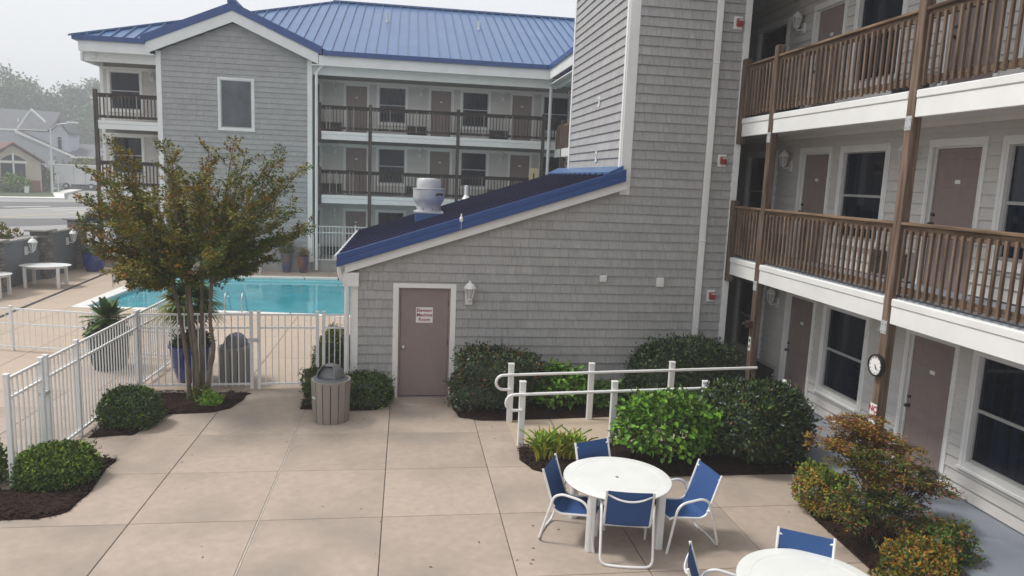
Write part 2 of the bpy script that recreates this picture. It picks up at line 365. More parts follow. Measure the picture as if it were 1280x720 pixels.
# ------------------------------------------------------------ patio
GX = [-3.2256+1.5*i for i in range(-4, 8)]; GY = [13.148-1.5*j for j in range(-1, 11)]
m = MB(); m.box(-9.2, 6.28, -6, 14.15, -.25, -.012); patio = part('patio', m, 'joint', loc=(0, 5, -.25), kind='structure')
def slab(name, poly, parent, mat, th=.09, z=0, bev=.006):
    if len(poly) < 3 or area(poly) < .02: return
    m = MB(); m.prism([(x, y, z-th) for x, y in poly], (0, 0, th)); cx = sum(p[0] for p in poly)/len(poly); cyy = sum(p[1] for p in poly)/len(poly)
    o = bpy.data.objects.new(name, m.mesh(name, mat, (cx, cyy, z), False, bev)); link(o, parent, Vector((cx, cyy, z))-WL[parent]); return o
g = .005
WL[patio] = Vector((0, 5, -.25))
for i in range(len(GX)-1):
    for j in range(len(GY)-1):
        gl = .011 if abs(GX[i]+1.7256) < .01 else g; gr = .011 if abs(GX[i+1]+1.7256) < .01 else g
        x0, x1, y0, y1 = max(GX[i]+gl, -9.1), min(GX[i+1]-gr, 6.27), GY[j+1]+g, min(GY[j]-g, 14.14)
        if x1-x0 > .05 and y1-y0 > .05: slab('slab', [(x0, y0), (x1, y0), (x1, y1), (x0, y1)], patio, 'concrete')
m = MB(); m.box(-1.7256-.0065, -1.7256+.0065, -3, 13.15, -.05, -.002); part('expansion_strip', m, 'caulk', patio)

# ------------------------------------------------------------ pool deck, pool
FRA, FRB = (-9.75, 22.5), (3.0, 20.85)                               # outer edge of the coping at the near side
m = MB(); m.box(-13.6, -9.75, 14.16, 31.45, -.3, -.012); m.box(-9.75, 3.2, 29.75, 31.45, -.3, -.012); m.box(-9.75, 9, 14.16, 20.85, -.3, -.012); m.box(3.0, 9, 20.85, 31.45, -.3, -.012)
m.prism([(-9.75, 20.85, -.3), (3, 20.85, -.3), (-9.75, 22.45, -.3)], (0, 0, .288))
deck = part('pool_deck', m, 'joint', loc=(-5, 20, -.3), kind='structure')
dx = [-13.5+2.6*i for i in range(0, 7)]; dy = [14.16, 16.6, 18.8, 21, 23.2, 25.4, 27.6, 29.75, 31.45]
for x0, x1 in zip(dx[:-1], dx[1:]):
    for y0, y1 in zip(dy[:-1], dy[1:]):
        P = [(x0+g, y0+g), (x1-g, y0+g), (x1-g, y1-g), (x0+g, y1-g)]
        if y0 >= 29.7: slab('deck_slab', P, deck, 'deck'); continue
        L_ = clip(P, (-9.76, 0), (-9.76, 40)); slab('deck_slab', L_, deck, 'deck')
        Q = clip(P, (-9.75, 40), (-9.75, 0)); Q = clip(Q, FRB, FRA) if Q else Q
        if Q: slab('deck_slab', Q, deck, 'deck')
m = MB(); m.bar((-10.72, 19, .001), (-11.55, 30.6, .001), .12, .012); m2 = part('trench_drain', m, 'black', deck)
# coping stones, tile band, water
pin = [(-9.35, 22.72), (2.6, 21.2), (2.6, 29.4), (-9.2, 29.4)]; pout = [(-9.74, 22.5), (3.0, 20.87), (3.0, 29.74), (-9.74, 29.74)]
pool = MB()
for i in range(4):
    a, b = pin[i], pin[(i+1) % 4]; pool.prism([(*a, -.9), (*b, -.9), (b[0]*1.0, b[1], -.12), (a[0], a[1], -.12)], (0.0, .0, .0))
pool = MB()
for i in range(4):
    a, b = pin[i], pin[(i+1) % 4]; pool.poly([(*a, -1.2), (*b, -1.2), (*b, -.055), (*a, -.055)])
pool.poly([(*p, -1.2) for p in pin]); poolo = part('pool', pool, 'tile', loc=(-4, 26, -1.2), kind='structure')
for i in range(4):
    a, b, c, d = Vector(pin[i]), Vector(pin[(i+1) % 4]), Vector(pout[(i+1) % 4]), Vector(pout[i]); n = max(2, int((b-a).length/1.2))
    for k in range(n):
        t0, t1 = k/n+.002, (k+1)/n-.002
        q = [a.lerp(b, t0), a.lerp(b, t1), d.lerp(c, t1), d.lerp(c, t0)]
        slab('coping_stone', [tuple(v) for v in q], poolo, 'coping', .06, .025, .012) if False else None
        m = MB(); m.prism([(v.x, v.y, -.06) for v in q], (0, 0, .085)); part('coping_stone', m, 'coping', poolo, bev=.012)
sheet('pool_water', pin, -.13, 'water', kind='structure')
m = MB(); m.box(-1.72, -1.52, 22.0, 29.3, -.5, -.126)
m = MB(); m.box(-9.1, 2.4, 29.25, 29.395, -.4, -.125); part('pool_step', m, 'tile', poolo)
# walkway in front of the rooms and the ramp up to it
sheet('walkway', [(6.3, -4), (7.74, -4), (7.74, 18.2), (6.3, 18.2)], .12, 'walk', kind='structure', th=.3)
m = MB(); y0, y1 = 10.94, 12.18
m.add([(1.83, y0, -.05), (1.83, y1, -.05), (6.29, y1, -.05), (6.29, y0, -.05), (1.83, y0, .012), (1.83, y1, .012), (6.29, y1, .118), (6.29, y0, .118)],
      [(0, 1, 2, 3), (4, 7, 6, 5), (0, 4, 5, 1), (1, 5, 6, 2), (2, 6, 7, 3), (3, 7, 4, 0)])
rampo = part('ramp', m, 'ramp', loc=(4, 11.5, 0), kind='structure')
m = MB(); m.bar((2.62, y0+.01, .034), (2.62, y1-.01, .034), .012, .004); part('joint', m, 'joint', rampo)

# ------------------------------------------------------------ mulch beds
def mulch(poly, label_pts=None, n=900):
    """a low mound with chips lying on it"""
    P = smoothpath(poly+[poly[0]], 5)[:-1] if len(poly[0]) == 2 else poly
    P = [(v[0], v[1]) for v in [Vector((*p[:2], 0)) for p in P]]
    cx = sum(p[0] for p in P)/len(P); cyy = sum(p[1] for p in P)/len(P)
    m = MB(); N = len(P); rings = [(1, .003), (.97, .022), (.85, .04), (.55, .055), (.2, .06)]
    vs = [(cx+(p[0]-cx)*s_, cyy+(p[1]-cyy)*s_, z+(rnd.uniform(-.008, .008) if s_ < .95 else 0)) for s_, z in rings for p in P]+[(cx, cyy, .06)]
    fs = [(i*N+k, i*N+(k+1) % N, (i+1)*N+(k+1) % N, (i+1)*N+k) for i in range(len(rings)-1) for k in range(N)]+[((len(rings)-1)*N+k, (len(rings)-1)*N+(k+1) % N, len(vs)-1) for k in range(N)]
    m.add(vs, fs, 0)
    def inside(x, y):
        c = False
        for i in range(N):
            (xa, ya), (xb, yb) = P[i], P[i-1]
            if (ya > y) != (yb > y) and x < (xb-xa)*(y-ya)/(yb-ya)+xa: c = not c
        return c
    xs = [p[0] for p in P]; ys = [p[1] for p in P]; k = 0
    while k < n:
        x, y = rnd.uniform(min(xs), max(xs)), rnd.uniform(min(ys), max(ys)); k += 1
        if not inside(x, y): continue
        a = rnd.random()*6.3; l_, wd = rnd.uniform(.02, .06), rnd.uniform(.006, .014); z = rnd.uniform(.02, .07)
        ux, uy = math.cos(a), math.sin(a); t = rnd.uniform(-.012, .012)
        m.add([(x-ux*l_-uy*wd, y-uy*l_+ux*wd, z), (x+ux*l_-uy*wd, y+uy*l_+ux*wd, z+t), (x+ux*l_+uy*wd, y+uy*l_-ux*wd, z+t+.004), (x-ux*l_+uy*wd, y-uy*l_-ux*wd, z+.006)], [(0, 1, 2, 3)], 1)
    return part('mulch_bed', m, ['mulch', 'chip'], loc=(cx, cyy, 0), kind='stuff')
def line(*pts, n=3):
    out = []
    for a, b in zip(pts[:-1], pts[1:]): out += [tuple(Vector(a).lerp(Vector(b), k/n)) for k in range(n)]
    return out+[pts[-1]]
mulch(line((-6.4, 8.86), (-4.75, 8.83), (-4.3, 8.85))+line((-4.06, 9.0), (-4.02, 9.6), (-4.16, 10.72))+line((-4.95, 10.62), (-5.05, 9.66), (-6.4, 9.6)), n=2500)
mulch(line((-4.86, 11.57), (-4.22, 11.73))+line((-4.2, 12.4), (-4.05, 12.68), (-3.3, 12.78), (-3.05, 13.0), (-2.93, 13.5), (-2.95, 13.93))+line((-4.0, 13.93), (-4.9, 13.93), (-4.9, 12.6)), n=2200)
mulch(line((-1.84, 12.92), (-1.0, 12.8), (-.5, 12.84), (-.28, 13.05), (-.26, 13.5))+line((-1.0, 13.52), (-1.8, 13.6)), n=1000)
mulch(line((.93, 13.5), (.93, 12.85), (1.02, 12.4), (1.35, 12.22), (1.9, 12.2))+line((4, 12.2), (6.25, 12.2), (6.25, 13.52))+line((3.5, 13.54), (1.2, 13.54)), n=2600)
mulch(line((1.86, 10.9), (1.8, 10.4), (1.95, 10.0), (2.35, 9.74), (2.9, 9.66))+line((4.5, 9.66), (6.24, 9.66), (6.26, 10.9))+line((4.5, 10.92), (2.5, 10.92)), n=2600)
mulch(line((5.33, 5.2), (5.35, 6.9), (5.4, 8.2), (5.5, 8.8), (5.85, 9.2), (6.24, 9.3))+line((6.27, 8), (6.27, 6), (6.2, 5.2)), n=1800)

# ------------------------------------------------------------ shared pieces: door, window, lantern, wall unit
def box_mesh(name, mat, *bx, bev=0):
    m = MB()
    for b in bx: m.box(*b)
    return m.mesh(name, mat, bev=bev)
DW, DH = .455, 2.05
def six_panel():
    m = MB(); xs = [-DW, -.31, -.06, .06, .31, DW]; zs = [.02, .22, .78, .92, 1.48, 1.62, 1.88, DH]; y = .05
    for i in range(5):
        for j in range(7):
            x0, x1, z0, z1 = xs[i], xs[i+1], zs[j], zs[j+1]
            if i in (1, 3) and j in (1, 3, 5):
                r = [(0, 0), (.02, .012), (.045, .012), (.06, .004)]
                ring = [[(x0+o, y+d, z0+o), (x1-o, y+d, z0+o), (x1-o, y+d, z1-o), (x0+o, y+d, z1-o)] for o, d in r]
                vs = sum(ring, []); fs = [(4*k+q, 4*k+(q+1) % 4, 4*k+4+(q+1) % 4, 4*k+4+q) for k in range(3) for q in range(4)]+[(12, 13, 14, 15)]
                m.add(vs, fs)
            else: m.poly([(x0, y, z0), (x1, y, z0), (x1, y, z1), (x0, y, z1)])
    m.box(-DW, DW, .055, .09, .02, DH)
    return m.mesh('door', 'door')
dmesh = six_panel()
m = MB(); m.box(-.55, -DW-.012, -.038, .09, 0, DH+.012); m.box(DW+.012, .55, -.038, .09, 0, DH+.012); m.box(-.55, .55, -.04, .09, DH+.012, DH+.12)
m.box(-DW-.012, -DW+.012, .02, .048, 0, DH); m.box(DW-.012, DW+.012, .02, .048, 0, DH); m.box(-DW, DW, .02, .048, DH-.012, DH+.012); m.box(-.49, -.485, -.05, -.036, .1, DH); m.box(.485, .49, -.05, -.036, .1, DH)
dframe = m.mesh('door_frame', 'trim', bev=.004)
m = MB(); m.lathe([(.0, 0), (.03, 0), (.03, .012), (.012, .016), (.012, .04), (.028, .05), (.03, .065), (.018, .078), (0, .08)], 10, cap=False)
hv = [(x, -z, y) for x, y, z in m.v]
mk = MB(); mk.add([(x-.40, y+.05, z+.93) for x, y, z in hv], m.f); mk.add([(x*.8-.40, y*.5+.05, z*.8+1.07) for x, y, z in hv], m.f); dhandle = mk.mesh('handle', 'dark_metal', smooth=True)
dplate = box_mesh('number_plate', 'paper', (-.05, .05, .044, .0495, 1.53, 1.585)); dsill = box_mesh('threshold', 'steel', (-DW, DW, .0, .09, .0, .02))
def add_door(parent, fr, u, z, rz):
    d = inst('door', dmesh, parent, fr.p(u, 0, z), rz)
    for n_, me in (('door_frame', dframe), ('handle', dhandle), ('number_plate', dplate), ('threshold', dsill)): inst(n_, me, d, (0, 0, 0))
    return d
def make_window(wd, z0, z1, mid=True):
    h = wd/2; m = MB(); c = .115
    m.box(-h, -h+c, -.04, .06, z0, z1); m.box(h-c, h, -.04, .06, z0, z1); m.box(-h+c, h-c, -.04, .06, z1-c, z1); m.box(-h+c, h-c, -.04, .06, z0, z0+c)
    m.box(-h+.03, -h+.075, -.052, -.039, z0+.03, z1-.03); m.box(h-.075, h-.03, -.052, -.039, z0+.03, z1-.03); m.box(-h+.03, h-.03, -.053, -.04, z1-.075, z1-.03)
    m.box(-h-.015, h+.015, -.06, -.04, z0-.012, z0+.03)
    fr_ = m.mesh('window', 'trim', bev=.004)
    a, b, lo, hi = -h+c, h-c, z0+c, z1-c; zm = lo+(hi-lo)*.5
    m = MB(); t = .035
    m.box(a, a+t, .012, .05, lo, hi); m.box(b-t, b, .012, .05, lo, hi); m.box(a+t, b-t, .012, .05, lo, lo+t+.01); m.box(a+t, b-t, .012, .05, hi-.02, hi)
    if mid: m.box(a+t, b-t, .008, .05, zm-.022, zm+.022)
    sash = m.mesh('sash', 'sash', bev=.003)
    if mid:
        p1 = box_mesh('pane', 'pane', (a+t, b-t, .03, .036, zm+.022, hi-.02)); p2 = box_mesh('pane', 'pane', (a+t, b-t, .04, .046, lo+t+.01, zm-.022))
        return [fr_, sash, p1, p2]
    return [fr_, sash, box_mesh('pane', 'pane_big', (a+t, b-t, .035, .041, lo+t+.01, hi-.02))]
WIN = make_window(1.38, .43, 2.16)
def add_window(parent, fr, u, z, rz, win=None):
    win = win or WIN; o = inst('window', win[0], parent, fr.p(u, 0, z), rz)
    inst('sash', win[1], o, (0, 0, 0))
    for q in win[2:]: inst('pane', q, o, (0, 0, 0))
m = MB(); m.box(-.06, .06, -.03, 0, -.14, .06); m.tube(fillet([(0, -.03, -.06), (0, -.10, -.08), (0, -.16, -.08), (0, -.17, -.04)], .03), .013, 6)
cz = (0, -.17, 0); m.lathe([(.015, -.06), (.03, -.045), (.05, -.03), (.045, -.02)], 8, cz)
for k in range(6):
    a = k*math.pi/3+.26; m.tube([(cz[0]+.045*math.cos(a), cz[1]+.045*math.sin(a), -.025), (cz[0]+.085*math.cos(a), cz[1]+.085*math.sin(a), .155)], .008, 4)
m.lathe([(.1, .15), (.105, .165), (.075, .215), (.04, .245), (.018, .255), (.02, .275), (.0, .29)], 10, cz)
lan = m.mesh('wall_lantern', 'white_paint', smooth=True)
m = MB(); m.lathe([(.035, -.02), (.07, .15)], 6, cz); lang = m.mesh('lantern_glass', 'glass_frost')
def add_lantern(parent, fr, u, z, rz, s=1):
    o = inst('wall_lantern', lan, parent, fr.p(u, .018, z), rz); inst('lantern_glass', lang, o, (0, 0, 0)); o.scale = (s, s, s)
m = MB(); m.box(-.46, .46, -.07, .0, .02, .48); acb = m.mesh('wall_unit', 'sash', bev=.008)
m = MB(); m.box(-.42, .42, -.074, -.071, .06, .44, 1)
for k in range(11): m.bar((-.42, -.085, .075+k*.034), (.42, -.085, .075+k*.034), .02, .012, (0, 1, 1))
acg = m.mesh('grille', ['grille', 'black'])
def add_unit(parent, fr, u, z, rz): o = inst('wall_unit', acb, parent, fr.p(u, .02, z), rz); inst('grille', acg, o, (0, 0, 0))
RZL = -math.pi/2                                                      # pieces on a wall that faces -X
def openings_for(mods, zf):
    o = []
    for d, wi in mods:
        if d is not None: o.append((d-.53, d+.53, zf, zf+DH+.1))
        if wi is not None: o.append((wi-.67, wi+.67, zf+.45, zf+2.14))
    return o

# ------------------------------------------------------------ right guest wing
wing = thing('guest_wing', 'near guest wing on the right with light grey lap siding and weathered brown wooden balconies', 'building', (6.45, 10, 0))
XW = 7.74; FW = Fr((XW, 0, 0), (0, -1, 0), (-1, 0, 0)); ZF = [.12, 2.93, 5.62]; ZT = [2.56, 5.29, 8.2]
m = MB(); m.box(XW+.14, XW+.4, -4, 31.6, -.2, 9); m.box(XW+.4, 16, -4, 31.6, -.2, 9); part('wall', m, 'sheath', wing)
mods = [(-12.97, -11.48), (-9.36, -7.87), (-5.75, -4.26)]
for zf, zt in zip(ZF, ZT):
    op = openings_for(mods, zf)+[(-15.75, -14.42, zf+.45, zf+2.14)]
    put_courses(courses(FW, -18.2, -3.5, zf+.02, zt, .172, op, split=None), 'siding_board', 'lap', wing)
    for d, wi in mods:
        add_door(wing, FW, d, zf, RZL); add_window(wing, FW, wi, zf, RZL); add_unit(wing, FW, d-1.06, zf, RZL); add_lantern(wing, FW, d-.88, zf+1.86, RZL)
    add_window(wing, FW, -15.09, zf, RZL)
    m = MB(); FW.box(m, -18.2, -3.5, .0, .035, zt, zt+.10); part('frieze_board', m, 'soffit', wing)
m = MB(); m.box(6.45, XW, 18.0, 18.2, 0, 8.3); part('added_light_block', m, 'lap', wing)  # added wall, keeps far-end daylight out so the passage stays dark
# decks
for zf in ZF[1:]:
    m = MB(); m.box(6.47, XW+.13, -3.5, 31.6, zf-.26, zf-.02); part('balcony_deck', m, 'soffit', wing)
    m = MB(); m.box(6.47, XW+.12, -3.5, 31.6, zf-.018, zf); part('balcony_floor', m, 'walk', wing)
    ends = [-3.3, 1.35, 5.0, 8.65, 12.3, 13.56]
    for a, b in zip(ends[:-1], ends[1:]):
        pa = .075
        m = MB(); m.box(6.40, 6.46, a+pa, b-(pa if b < 13 else -.0), zf-.36, zf-.125); part('fascia_board', m, 'trim', wing, bev=.006)
        m = MB(); m.box(6.385, 6.468, a+pa, b-(pa if b < 13 else -.0), zf-.123, zf-.02); part('fascia_cap', m, 'trim', wing, bev=.012)
    m = MB(); m.box(6.40, 6.46, 18.3, 31.5, zf-.36, zf-.02); part('fascia_board', m, 'trim', wing)
bal = box_mesh('baluster', 'wood_v', (-.019, .019, -.019, .019, 0, .86), bev=.004)
def railing(a, b, zf, x=6.45):
    m = MB(); m.box(x-.055, x+.085, a, b, zf+.955, zf+.993); m.box(x+.0, x+.04, a, b, zf+.84, zf+.953)
    r = part('balcony_railing', m, 'wood_y', wing, bev=.006)
    m = MB(); m.box(x+.0, x+.04, a, b, zf+.06, zf+.15); part('bottom_rail', m, 'wood_y', r, bev=.005)
    n = max(2, round((b-a)/.127))
    for k in range(n):
        o = inst('baluster', bal, r, (x-.021, a+(k+.5)*(b-a)/n+rnd.uniform(-.004, .004), zf+.035+rnd.uniform(-.012, .008)), rnd.uniform(-.1, .1))
        o.rotation_euler = (rnd.uniform(-.008, .008), 0, o.rotation_euler[2])
for zf in ZF[1:]:
    for a, b in zip(ends[:-1], ends[1:]):
        if b > 4: railing(a+.07, b-.07, zf)
    m = MB(); m.box(6.45, 6.49, 18.3, 31.4, zf+.84, zf+.99); r = part('balcony_railing', m, 'wood_y', wing)
    for k in range(34): inst('baluster', bal, r, (6.43, 27.2+k*.125, zf+.03))
def post(x, y, z0, z1, mat='wood_v', s=.07, parent=None, plates=()):
    m = MB(); zz = [z0, z0+(z1-z0)*.33, z0+(z1-z0)*.66, z1-.02, z1]
    for k in range(4):
        t = s*(.85 if k == 3 else 1)
    m.box(x-s, x+s, y-s, y+s, z0, z1)
    p_ = part('post', m, mat, parent or wing, bev=.012)
    for zp in plates:
        m = MB(); m.box(x-s-.006, x-s, y-s+.012, y+s-.012, zp, zp+.18)
        for a in (-.035, .035):
            for c in (.04, .14): m.box(x-s-.016, x-s-.006, y+a-.011, y+a+.011, zp+c-.011, zp+c+.011)
        part('bracket_plate', m, 'galv', p_)
    return p_
for y in (1.35, 5.0, 8.65): post(6.45, y, .12, 8.5, plates=(2.42, 5.1))
post(6.45, 12.3, .12, 6.78, plates=(2.42, 5.1))
for zf in ZF[1:]: post(6.43, 13.5, zf-.5, zf+1.1)
for y in (28.4, 30.2): post(6.45, y, .2, 6.78, 'wood_old_v')
# eaves and roof of the wing
m = MB(); m.box(6.0, XW+.14, -4, 31.5, 8.3, 8.34); part('soffit', m, 'soffit', wing)
m = MB(); m.box(5.93, 5.98, -4, 31.02, 8.5, 8.9); part('eave_fascia', m, 'trim', wing)
m = MB(); m.box(6.38, 6.5, -4, 31.4, 8.2, 8.5); part('eave_beam', m, 'trim', wing)
m = MB(); m.box(5.86, 5.98, -4, 30.95, 8.902, 9.08); part('gutter', m, 'blue_trim', wing)
m = MB(); m.prism([(5.9, 0, 9.06), (15, 0, 12.95), (15, 0, 12.9), (5.9, 0, 9.0)], (0, 0, 0)); m = MB()
m.add([(5.9, -4, 9.06), (15, -4, 12.95), (15, 40, 12.95), (5.9, 31, 9.06), (5.9, -4, 9.0), (15, -4, 12.88), (15, 40, 12.88), (5.9, 31, 9.0)], [(0, 1, 2, 3), (4, 7, 6, 5), (0, 3, 7, 4), (0, 4, 5, 1)])
part('roof', m, 'blue_roof', wing)

# ------------------------------------------------------------ elevator tower with machine room
tower = thing('elevator_tower', 'grey shingled elevator tower with a lean-to machine room under a blue metal roof', 'building', (2.7, 13.59, 0))
YT = 13.59; FT = Fr((0, YT, 0), (1, 0, 0), (0, -1, 0)); FL = Fr((4.1, 0, 0), (0, -1, 0), (-1, 0, 0))
roofz = lambda x: 2.76+.3284*(x+1.24)
m = MB(); m.prism([(-.98, YT+.14, -.1), (6.44, YT+.14, -.1), (6.44, YT+.14, 9.6), (4.25, YT+.14, 9.6), (4.25, YT+.14, 4.4), (-.98, YT+.14, 2.72)], (0, 4.5, 0))
m.box(-.98, 4.2, 18.2, 19.3, -.1, 2.6); part('wall', m, 'sheath', tower)
ztop = lambda u: 99 if u > 4.13 else roofz(u)-.42
lst = courses(FT, -.88, 6.36, 0, 9.6, .176, [(-.2, .97, 0, 2.22)], ztop=None, tab=.16, split=None)
lst = courses(FT, -.88, 4.2, 0, 4.2, .176, [(-.2, .97, 0, 2.22)], ztop=lambda u: roofz(min(u, 4.12))-.34, tab=.16, split=2.2)
put_courses(lst, 'shingle_panel', 'shingle', tower)
put_courses(courses(FT, 4.2, 5.74, 0, 9.6, .176, tab=.16), 'shingle_panel', 'shingle', tower)
put_courses(courses(FT, 5.88, 6.36, 0, 9.6, .176, tab=.16), 'shingle_panel', 'shingle', tower)
m = MB(); FT.box(m, 5.74, 5.88, 0, .005, 0, 9.6); part('backing', m, 'shingle', tower)
put_courses(courses(FL, -18.2, -YT-.02, 4.42, 9.6, .176, tab=.14, split=2.4), 'shingle_panel', 'shingle', tower)
m = MB(); m.box(4.24, 4.26, YT+.1, 18.2, 4.3, 9.6)
m = MB(); m.box(4.07, 4.27, YT-.035, YT+.1, 4.06, 9.6); part('corner_board', m, 'trim', tower, bev=.004)
m = MB(); m.box(4.045, 4.099, YT-.01, YT+.09, 4.35, 9.6); part('corner_board', m, 'trim', tower)
m = MB(); m.box(4.06, 4.14, 18.12, 18.24, 4.4, 9.6); part('corner_board', m, 'trim', tower)
m = MB(); m.box(6.34, 6.47, YT-.03, YT+.12, 0, 9.6); part('corner_board', m, 'trim', tower, bev=.004)
m = MB(); m.box(-1.0, -.86, YT-.032, YT+.1, 0, 2.4); part('corner_board', m, 'trim', tower, bev=.004)
m = MB(); m.box(-1.13, -.84, YT-.12, YT+.05, 2.18, 2.44); part('eave_return', m, 'trim', tower, bev=.006)
# the machine room door
m = MB(); DWm, DHm = .455, 2.13
m.box(-.595, -.49, -.035, .1, 0, 2.245); m.box(.49, .595, -.035, .1, 0, 2.245); m.box(-.49, .49, -.036, .1, 2.16, 2.245)
dm = MB(); dm.box(-DWm, DWm, .035, .08, .03, DHm); dmo = part('door', MB(), 'door', None) if False else None
d = inst('door', dm.mesh('door', 'door', bev=.004), tower, FT.p(.385, 0, 0))
inst('door_frame', m.mesh('door_frame', 'trim', bev=.004), d, (0, 0, 0))
m = MB(); m.box(-.49, -DWm-.003, .0, .1, 0, 2.16); m.box(DWm+.003, .49, .0, .1, 0, 2.16); m.box(-DWm-.003, DWm+.003, .0, .1, DHm+.003, 2.16); inst('door_jamb', m.mesh('door_jamb', 'door', bev=.003), d, (0, 0, 0))
m = MB()
for z in (.3, 1.05, 1.8): m.lathe([(.012, 0), (.012, .1)], 8, (DWm+.002, .03, z))
inst('hinge', m.mesh('hinge', 'dark_metal'), d, (0, 0, 0))
kn = dhandle.copy(); kn = mk_kn = MB(); kn.add([(x-.39, y+.036, z+1.0) for x, y, z in hv], [f for f in MB().f] or [tuple(q) for q in [p.vertices[:] for p in dhandle.polygons] if max(q) < len(hv)])
inst('handle', kn.mesh('handle', 'steel', smooth=True), d, (0, 0, 0))
m = MB(); m.box(-.49, .49, -.03, .1, 0.0, .028); inst('threshold', m.mesh('threshold', 'steel'), d, (0, 0, 0))
add_lantern(tower, FT, 1.22, 2.02, 0, 1.15)
# lean-to roof
RX0, RX1 = -1.24, 4.1; YB = 19.5; N = 13; sw = (YB-13.42)/N
m = MB(); m.add([(RX0, 0, roofz(RX0)-.03), (RX1, 0, roofz(RX1)-.03), (RX1, sw-.004, roofz(RX1)-.03), (RX0, sw-.004, roofz(RX0)-.03), (RX0, 0, roofz(RX0)), (RX1, 0, roofz(RX1)), (RX1, sw-.004, roofz(RX1)), (RX0, sw-.004, roofz(RX0))],
      [(0, 3, 2, 1), (4, 5, 6, 7), (0, 1, 5, 4), (1, 2, 6, 5), (2, 3, 7, 6), (3, 0, 4, 7)])
m.add([(RX0+.02, .0, roofz(RX0)), (RX1-.18, .0, roofz(RX1-.2)), (RX1-.18, .03, roofz(RX1-.2)), (RX0+.02, .03, roofz(RX0)), (RX0+.02, 0, roofz(RX0)+.034), (RX1-.18, 0, roofz(RX1-.18)+.034), (RX1-.18, .03, roofz(RX1-.18)+.034), (RX0+.02, .03, roofz(RX0)+.034)],
      [(4, 5, 6, 7), (0, 1, 5, 4), (1, 2, 6, 5), (2, 3, 7, 6), (3, 0, 4, 7)])
m.m[6:] = [1]*5; rp = m.mesh('roof_panel', ['navy_roof', 'shaded_rib'])
for k in range(N): inst('roof_panel', rp, tower, (0, 13.42+k*sw, 0))
def rake(x0, x1, d0, d1, y0, y1, name, mat, parent, bev=.006):
    m = MB(); z0, z1 = roofz(x0), roofz(x1)
    m.prism([(x0, y0, z0-d0), (x1, y0, z1-d0), (x1, y0, z1-d1), (x0, y0, z0-d1)], (0, y1-y0, 0)); return part(name, m, mat, parent, bev=bev)
rake(RX0-.0, RX1+.03, -.02, .10, 13.37, 13.425, 'rake_trim', 'blue_trim', tower); rake(RX0, RX1+.03, .102, .21, 13.355, 13.42, 'rake_trim', 'blue_trim', tower)
rake(RX0+.14, RX1+.07, .212, .375, 13.44, 13.52, 'rake_board', 'trim', tower, .005)
m = MB(); m.prism([(RX0+.14, 13.5, roofz(RX0)-.1), (RX1, 13.5, roofz(RX1)-.15), (RX1, 13.5, roofz(RX1)-.2), (RX0+.14, 13.5, roofz(RX0)-.2)], (0, .08, 0)); part('rake_soffit', m, 'soffit', tower)
m = MB(); m.add([(3.82, 13.45, roofz(3.82)+.055), (3.82, YB, roofz(3.82)+.055), (4.09, YB, roofz(4.09)+.10), (4.09, 13.45, roofz(4.09)+.10), (3.82, 13.45, roofz(3.82)), (3.82, YB, roofz(3.82)), (4.09, YB, roofz(4.09)), (4.09, 13.45, roofz(4.09))],
      [(0, 1, 2, 3), (0, 4, 5, 1), (0, 3, 7, 4), (2, 1, 5, 6)]); part('roof_flashing', m, 'blue_roof', tower)
m = MB(); m.box(-1.29, -1.235, 13.36, YB, 2.68, 2.755); part('gutter', m, 'galv', tower)
m = MB(); m.tube(fillet([(-1.2, 13.5, 2.6), (-1.19, 13.48, 2.38), (-1.06, 13.5, 2.2), (-1.055, 13.5, .05)], .08), .045, 8); part('downspout', m, 'trim', tower, smooth=True)
m = MB(); m.box(5.755, 5.87, YT-.10, YT-.022, .35, 9.6)
for z in (3.2, 6.6): m.box(5.748, 5.877, YT-.107, YT-.02, z, z+.03)
part('downspout', m, 'trim', tower, bev=.008)
for (x, z, w_, h_) in ((3.85, 2.41, .14, .13), (5.02, 2.36, .15, .19)):
    m = MB(); m.box(x-w_/2, x+w_/2, YT-.06, YT-.005, z-h_/2, z+h_/2); v = part('wall_vent', m, 'white_paint', tower, bev=.012)
    m = MB()
    for k in range(3): m.box(x-w_*.34, x+w_*.34, YT-.068, YT-.0605, z-h_*.28+k*h_*.22, z-h_*.2+k*h_*.22)
    part('louvre', m, 'soffit', v)
for s, z in (('3', 5.97), ('2', 4.81)):
    me = text_mesh('floor_number', s, .3, 'white_paint', .008, .012); inst('floor_number', me, tower, (4.07, 15.48, z), RZL)

# ------------------------------------------------------------ far guest building behind the pool
far = thing('guest_building', 'far three storey grey building behind the pool with a big pale blue metal roof', 'building', (-3, 31.5, 0))
YF = 33.0; FF = Fr((0, YF, 0), (1, 0, 0), (0, -1, 0)); FZ = [.5, 3.3, 5.95]; FT_ = [3.0, 5.5, 8.2]; XL, XR = -12.64, 7.8
m = MB(); m.box(XL+.02, 8, YF+.14, YF+.4, 0, 9); m.box(XL+.02, 8, YF+.4, 48, 0, 8.9); part('wall', m, 'sheath', far)
fmods = [(-5.9, -4.37), (-2.22, -.67), (1.47, 3.0), (5.12, 6.68)]
for zf, zt in zip(FZ, FT_):
    op = openings_for(fmods, zf)+[(-12.37, -11.03, zf+.45, zf+2.14)]
    put_courses(courses(FF, XL+.05, XR, zf+.02, zt, .19, op), 'siding_board', 'lap', far)
    for d_, wi in fmods:
        if d_ > -4: add_door(far, FF, d_, zf, 0); add_unit(far, FF, d_-1.05, zf, 0); add_lantern(far, FF, d_-.9, zf+1.9, 0)
        add_window(far, FF, wi, zf, 0)
    add_window(far, FF, -11.7, zf, 0); add_lantern(far, FF, -10.62, zf+1.9, 0)
    m = MB(); FF.box(m, XL, XR, 0, .035, zt-.12, zt); part('frieze_board', m, 'soffit', far)
